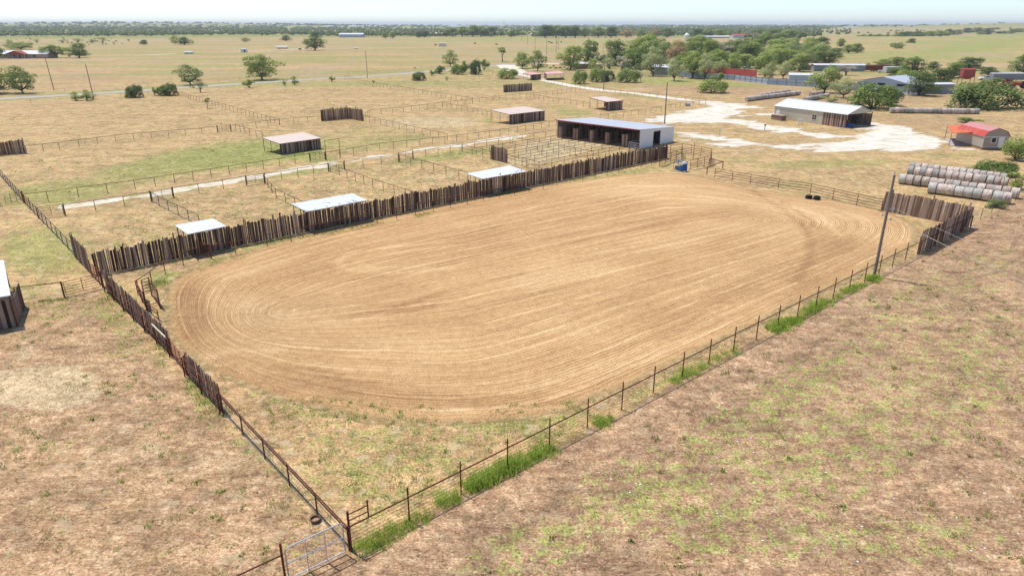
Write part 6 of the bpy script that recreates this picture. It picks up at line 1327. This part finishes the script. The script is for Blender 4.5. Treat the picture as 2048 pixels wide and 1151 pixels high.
# ================================================================ ground cover near the camera
def tufts(name, P, H, Wd, nb, mat, seed, label, cat, upright=.75, bw=.3):
    """leafy or grassy tufts: nb small blades per point"""
    rng = np.random.default_rng(seed); n = len(P); ti = np.repeat(np.arange(n), nb); m = n*nb
    off = rng.normal(size=(m, 2))*Wd[ti][:, None]*.42; ang = rng.random(m)*6.283; h = H[ti]*rng.uniform(.45, 1.15, m); ln = (1-upright)*2
    base = np.stack([P[ti, 0]+off[:, 0], P[ti, 1]+off[:, 1], np.full(m, .01)], 1); la = rng.random(m)*6.283
    tip = base+np.stack([np.cos(la)*h*ln*rng.random(m), np.sin(la)*h*ln*rng.random(m), h], 1); w_ = (H[ti]*bw)*rng.uniform(.5, 1.2, m); wv = np.stack([np.cos(ang)*w_, np.sin(ang)*w_, np.zeros(m)], 1)
    V = np.stack([base-wv*.5, base+wv*.5, base*.35+tip*.65+wv*.42, tip], 1).reshape(-1, 3)
    D = np.stack([rng.normal(size=m)*.3, rng.normal(size=m)*.3, np.ones(m)], 1); D /= np.linalg.norm(D, axis=1)[:, None]; V, NR = facing(V, D)
    tone = np.clip(rng.random(m)*.6+.4*rng.random(n)[ti], 0, 1); o = raw_mesh(name, V, np.arange(m*4).reshape(m, 4), mat, tone, nrm=NR); return tag(o, label, cat, None, 'stuff')
rng = np.random.default_rng(5)
# lush grass along the near arena fence
pts = []; hs = []; ws = []
def along(px0, px1, n, h, spread=.6, side=.35):
    a = G(*px0); b = G(*px1); d = (b-a).normalized(); nn = Vector((d.y, -d.x, 0))
    for i in range(n):
        q = a.lerp(b, rng.random())+nn*(rng.normal()*spread*.5)+d*rng.normal()*.2; pts.append((q.x, q.y)); hs.append(h*rng.uniform(.25, 1.0)*.68); ws.append(.26)
for a, b, n, h in [((722,1098),(775,1068),90,.5),((775,1068),(858,1030),110,.45),((875,1008),(912,992),70,.5),((936,980),(985,952),170,.75),((985,952),(1035,925),170,.7),((1035,928),(1100,898),150,.6),((1105,892),(1170,860),50,.28),((1190,850),(1216,838),70,.55),
                   ((1225,830),(1330,780),40,.2),((1340,765),(1385,742),90,.5),((1385,742),(1425,722),60,.4),((1425,722),(1480,698),60,.42),((1545,662),(1585,640),170,.75),((1590,640),(1608,630),50,.4),((1608,628),(1655,602),170,.62),((1672,597),(1682,592),30,.4),((1690,585),(1712,573),70,.55),((1712,575),(1726,568),30,.45),((1738,562),(1754,555),110,.75)]: along(a, b, n, h)
tufts('tall_grass', np.array(pts), np.array(hs), np.array(ws), 24, M['grass'], 31, 'lush green grass growing along the near arena fence', 'grass', .66, .085)
# green weeds along the other fences
pts = []; hs = []; ws = []
for a, b, n, h, s_ in [((206,583),(250,640),40,.35,1.2),((262,655),(345,730),60,.35,1.0),((376,760),(447,835),140,.32,.9),((447,835),(520,925),40,.25,1.2),((520,925),(640,1050),60,.28,1.2),((520,490),(640,468),70,.25,.8),((640,470),(770,444),150,.25,.8),((830,432),(870,424),50,.3,.9),((990,392),(1050,380),90,.25,.7),((1140,363),(1190,352),50,.25,.6),((330,560),(480,512),60,.25,1.2),((300,575),(330,560),40,.4,1.0),((185,600),(240,590),40,.3,1.6),((80,602),(130,598),30,.35,.9),((1834,512),(1940,460),60,.18,.6),((540,300),(650,300),60,.3,.8),((570,312),(640,305),60,.35,.6)]: along(a, b, n, h, s_)
tufts('fence_weeds', np.array(pts), np.array(hs), np.array(ws)*1.5, 16, M['weed'], 32, 'green weeds sprouting along the foot of the paddock fences', 'weeds', .6, .22)
def field_points(poly, n, clump=0.0, thr=None, sc=6):
    x0 = min(p[0] for p in poly); x1 = max(p[0] for p in poly); y0 = min(p[1] for p in poly); y1 = max(p[1] for p in poly); out = np.zeros((0, 2))
    while len(out) < n:
        q = np.stack([rng.uniform(x0, x1, n*2), rng.uniform(y0, y1, n*2)], 1); k = inside(q[:, 0], q[:, 1], poly)
        if thr is not None: k &= fb(q[:, 0], q[:, 1], sc, 3)+rng.normal(size=len(q))*.06 > thr
        k &= np.abs(q[:, 0]) < q[:, 1]*.85+8
        out = np.concatenate([out, q[k]])
    return out[:n]
RFp = [(-6.5, 22.8), (43, 66.2), (54.8, 77), (95, 118), (120, 100), (60, 24), (20, 15), (-4, 14)]
LFp = [(-8.0, 23.5), (-22.5, 39), (-38.5, 56.5), (-46, 52), (-60, 58), (-32, 14), (-8, 14)]
INp = [(-6.5, 25.5), (-16.5, 37), (-12, 38), (-5, 36.5), (3, 37.2), (9, 40.5), (18, 47.5), (30, 57), (38, 64), (38.5, 64.5), (12, 41.5)]
P = field_points(RFp, 1000, thr=.47, sc=5); tufts('low_weeds', P, rng.uniform(.05, .16, len(P))*rng.choice([.6, 1, 1.3], len(P)), rng.uniform(.12, .55, len(P)), 20, M['weed'], 41, 'low green weeds dotted over the brown right-hand field', 'weeds', .35, .40)
P = field_points(LFp, 380, thr=.47, sc=4); tufts('low_weeds', P, rng.uniform(.05, .17, len(P)), rng.uniform(.15, .5, len(P)), 26, M['weed'], 42, 'low green weeds dotted over the dry left-hand field', 'weeds', .35, .40)
P = field_points(INp, 260, thr=.5, sc=3); tufts('low_weeds', P, rng.uniform(.06, .18, len(P)), rng.uniform(.15, .4, len(P)), 20, M['weed'], 43, 'low green weeds in the strip between arena dirt and fence', 'weeds', .4, .35)
for k, (poly, n, w) in enumerate([(RFp, 26000, 'right-hand field'), (LFp, 12000, 'left-hand field'), (INp, 6000, 'strip inside the near arena fence')]):
    P = field_points(poly, n, thr=.40, sc=3); tufts('dry_grass', P, rng.uniform(.04, .12, n), np.full(n, .10), 4, M['drygrass'], 51+k, 'short dry straw-coloured grass over the '+w, 'dry grass', .35, .28)
PAD = [tuple(p) for p in wpts([(150,520),(300,400),(560,360),(900,300),(1100,290),(1120,350),(700,440),(520,480),(200,545)])]
P = field_points(PAD, 1300, thr=.42, sc=5); tufts('low_weeds', P, rng.uniform(.06, .2, len(P)), rng.uniform(.3, .9, len(P)), 9, M['weed'], 44, 'dry and green weeds in the paddocks behind the windbreak', 'weeds', .4, .4)
PAS = [tuple(p) for p in wpts([(0,420),(0,230),(350,195),(980,150),(1100,240),(640,320),(50,400)])]
P = field_points(PAS, 1600, thr=.42, sc=14); tufts('low_weeds', P, rng.uniform(.08, .28, len(P)), rng.uniform(.5, 1.6, len(P)), 8, M['weed'], 45, 'scattered weeds over the big pastures beyond the lane', 'weeds', .4, .5)
# bits of pale stone in the field
P = field_points(RFp, 420, thr=.45, sc=8); m = MB()
for x, y in P: s_ = rng.uniform(.02, .06); m.box((x, y, .01), s_*1.6, s_*1.2, s_*.35, rng.uniform(0, 3), .5)
tag(m.build('pale_stones', M['whitep'], None, (0, 0, 0)), 'small pale stones scattered over the right-hand field', 'stones', None, 'stuff')

# ================================================================ haze
hz_ = MB(); hz_.hexa([(-15500, -300, -25), (15500, -300, -25), (15500, 17500, -25), (-15500, 17500, -25), (-15500, -300, 52), (15500, -300, 52), (15500, 17500, 52), (-15500, 17500, 52)])
hm = bpy.data.materials.new('haze_air'); hm.use_nodes = True; hm.node_tree.nodes.clear(); ho = hm.node_tree.nodes.new('ShaderNodeOutputMaterial'); pv = hm.node_tree.nodes.new('ShaderNodeVolumePrincipled')
pv.inputs['Color'].default_value = (0.86, 0.94, 1.0, 1); pv.inputs['Density'].default_value = 0.00010; pv.inputs['Anisotropy'].default_value = 0.0
hm.node_tree.links.new(pv.outputs[0], ho.inputs['Volume'])
o = hz_.build('haze', hm, None, (0, 0, 0)); tag(o, 'pale blue haze in the air over the plain', 'haze', None, 'stuff')
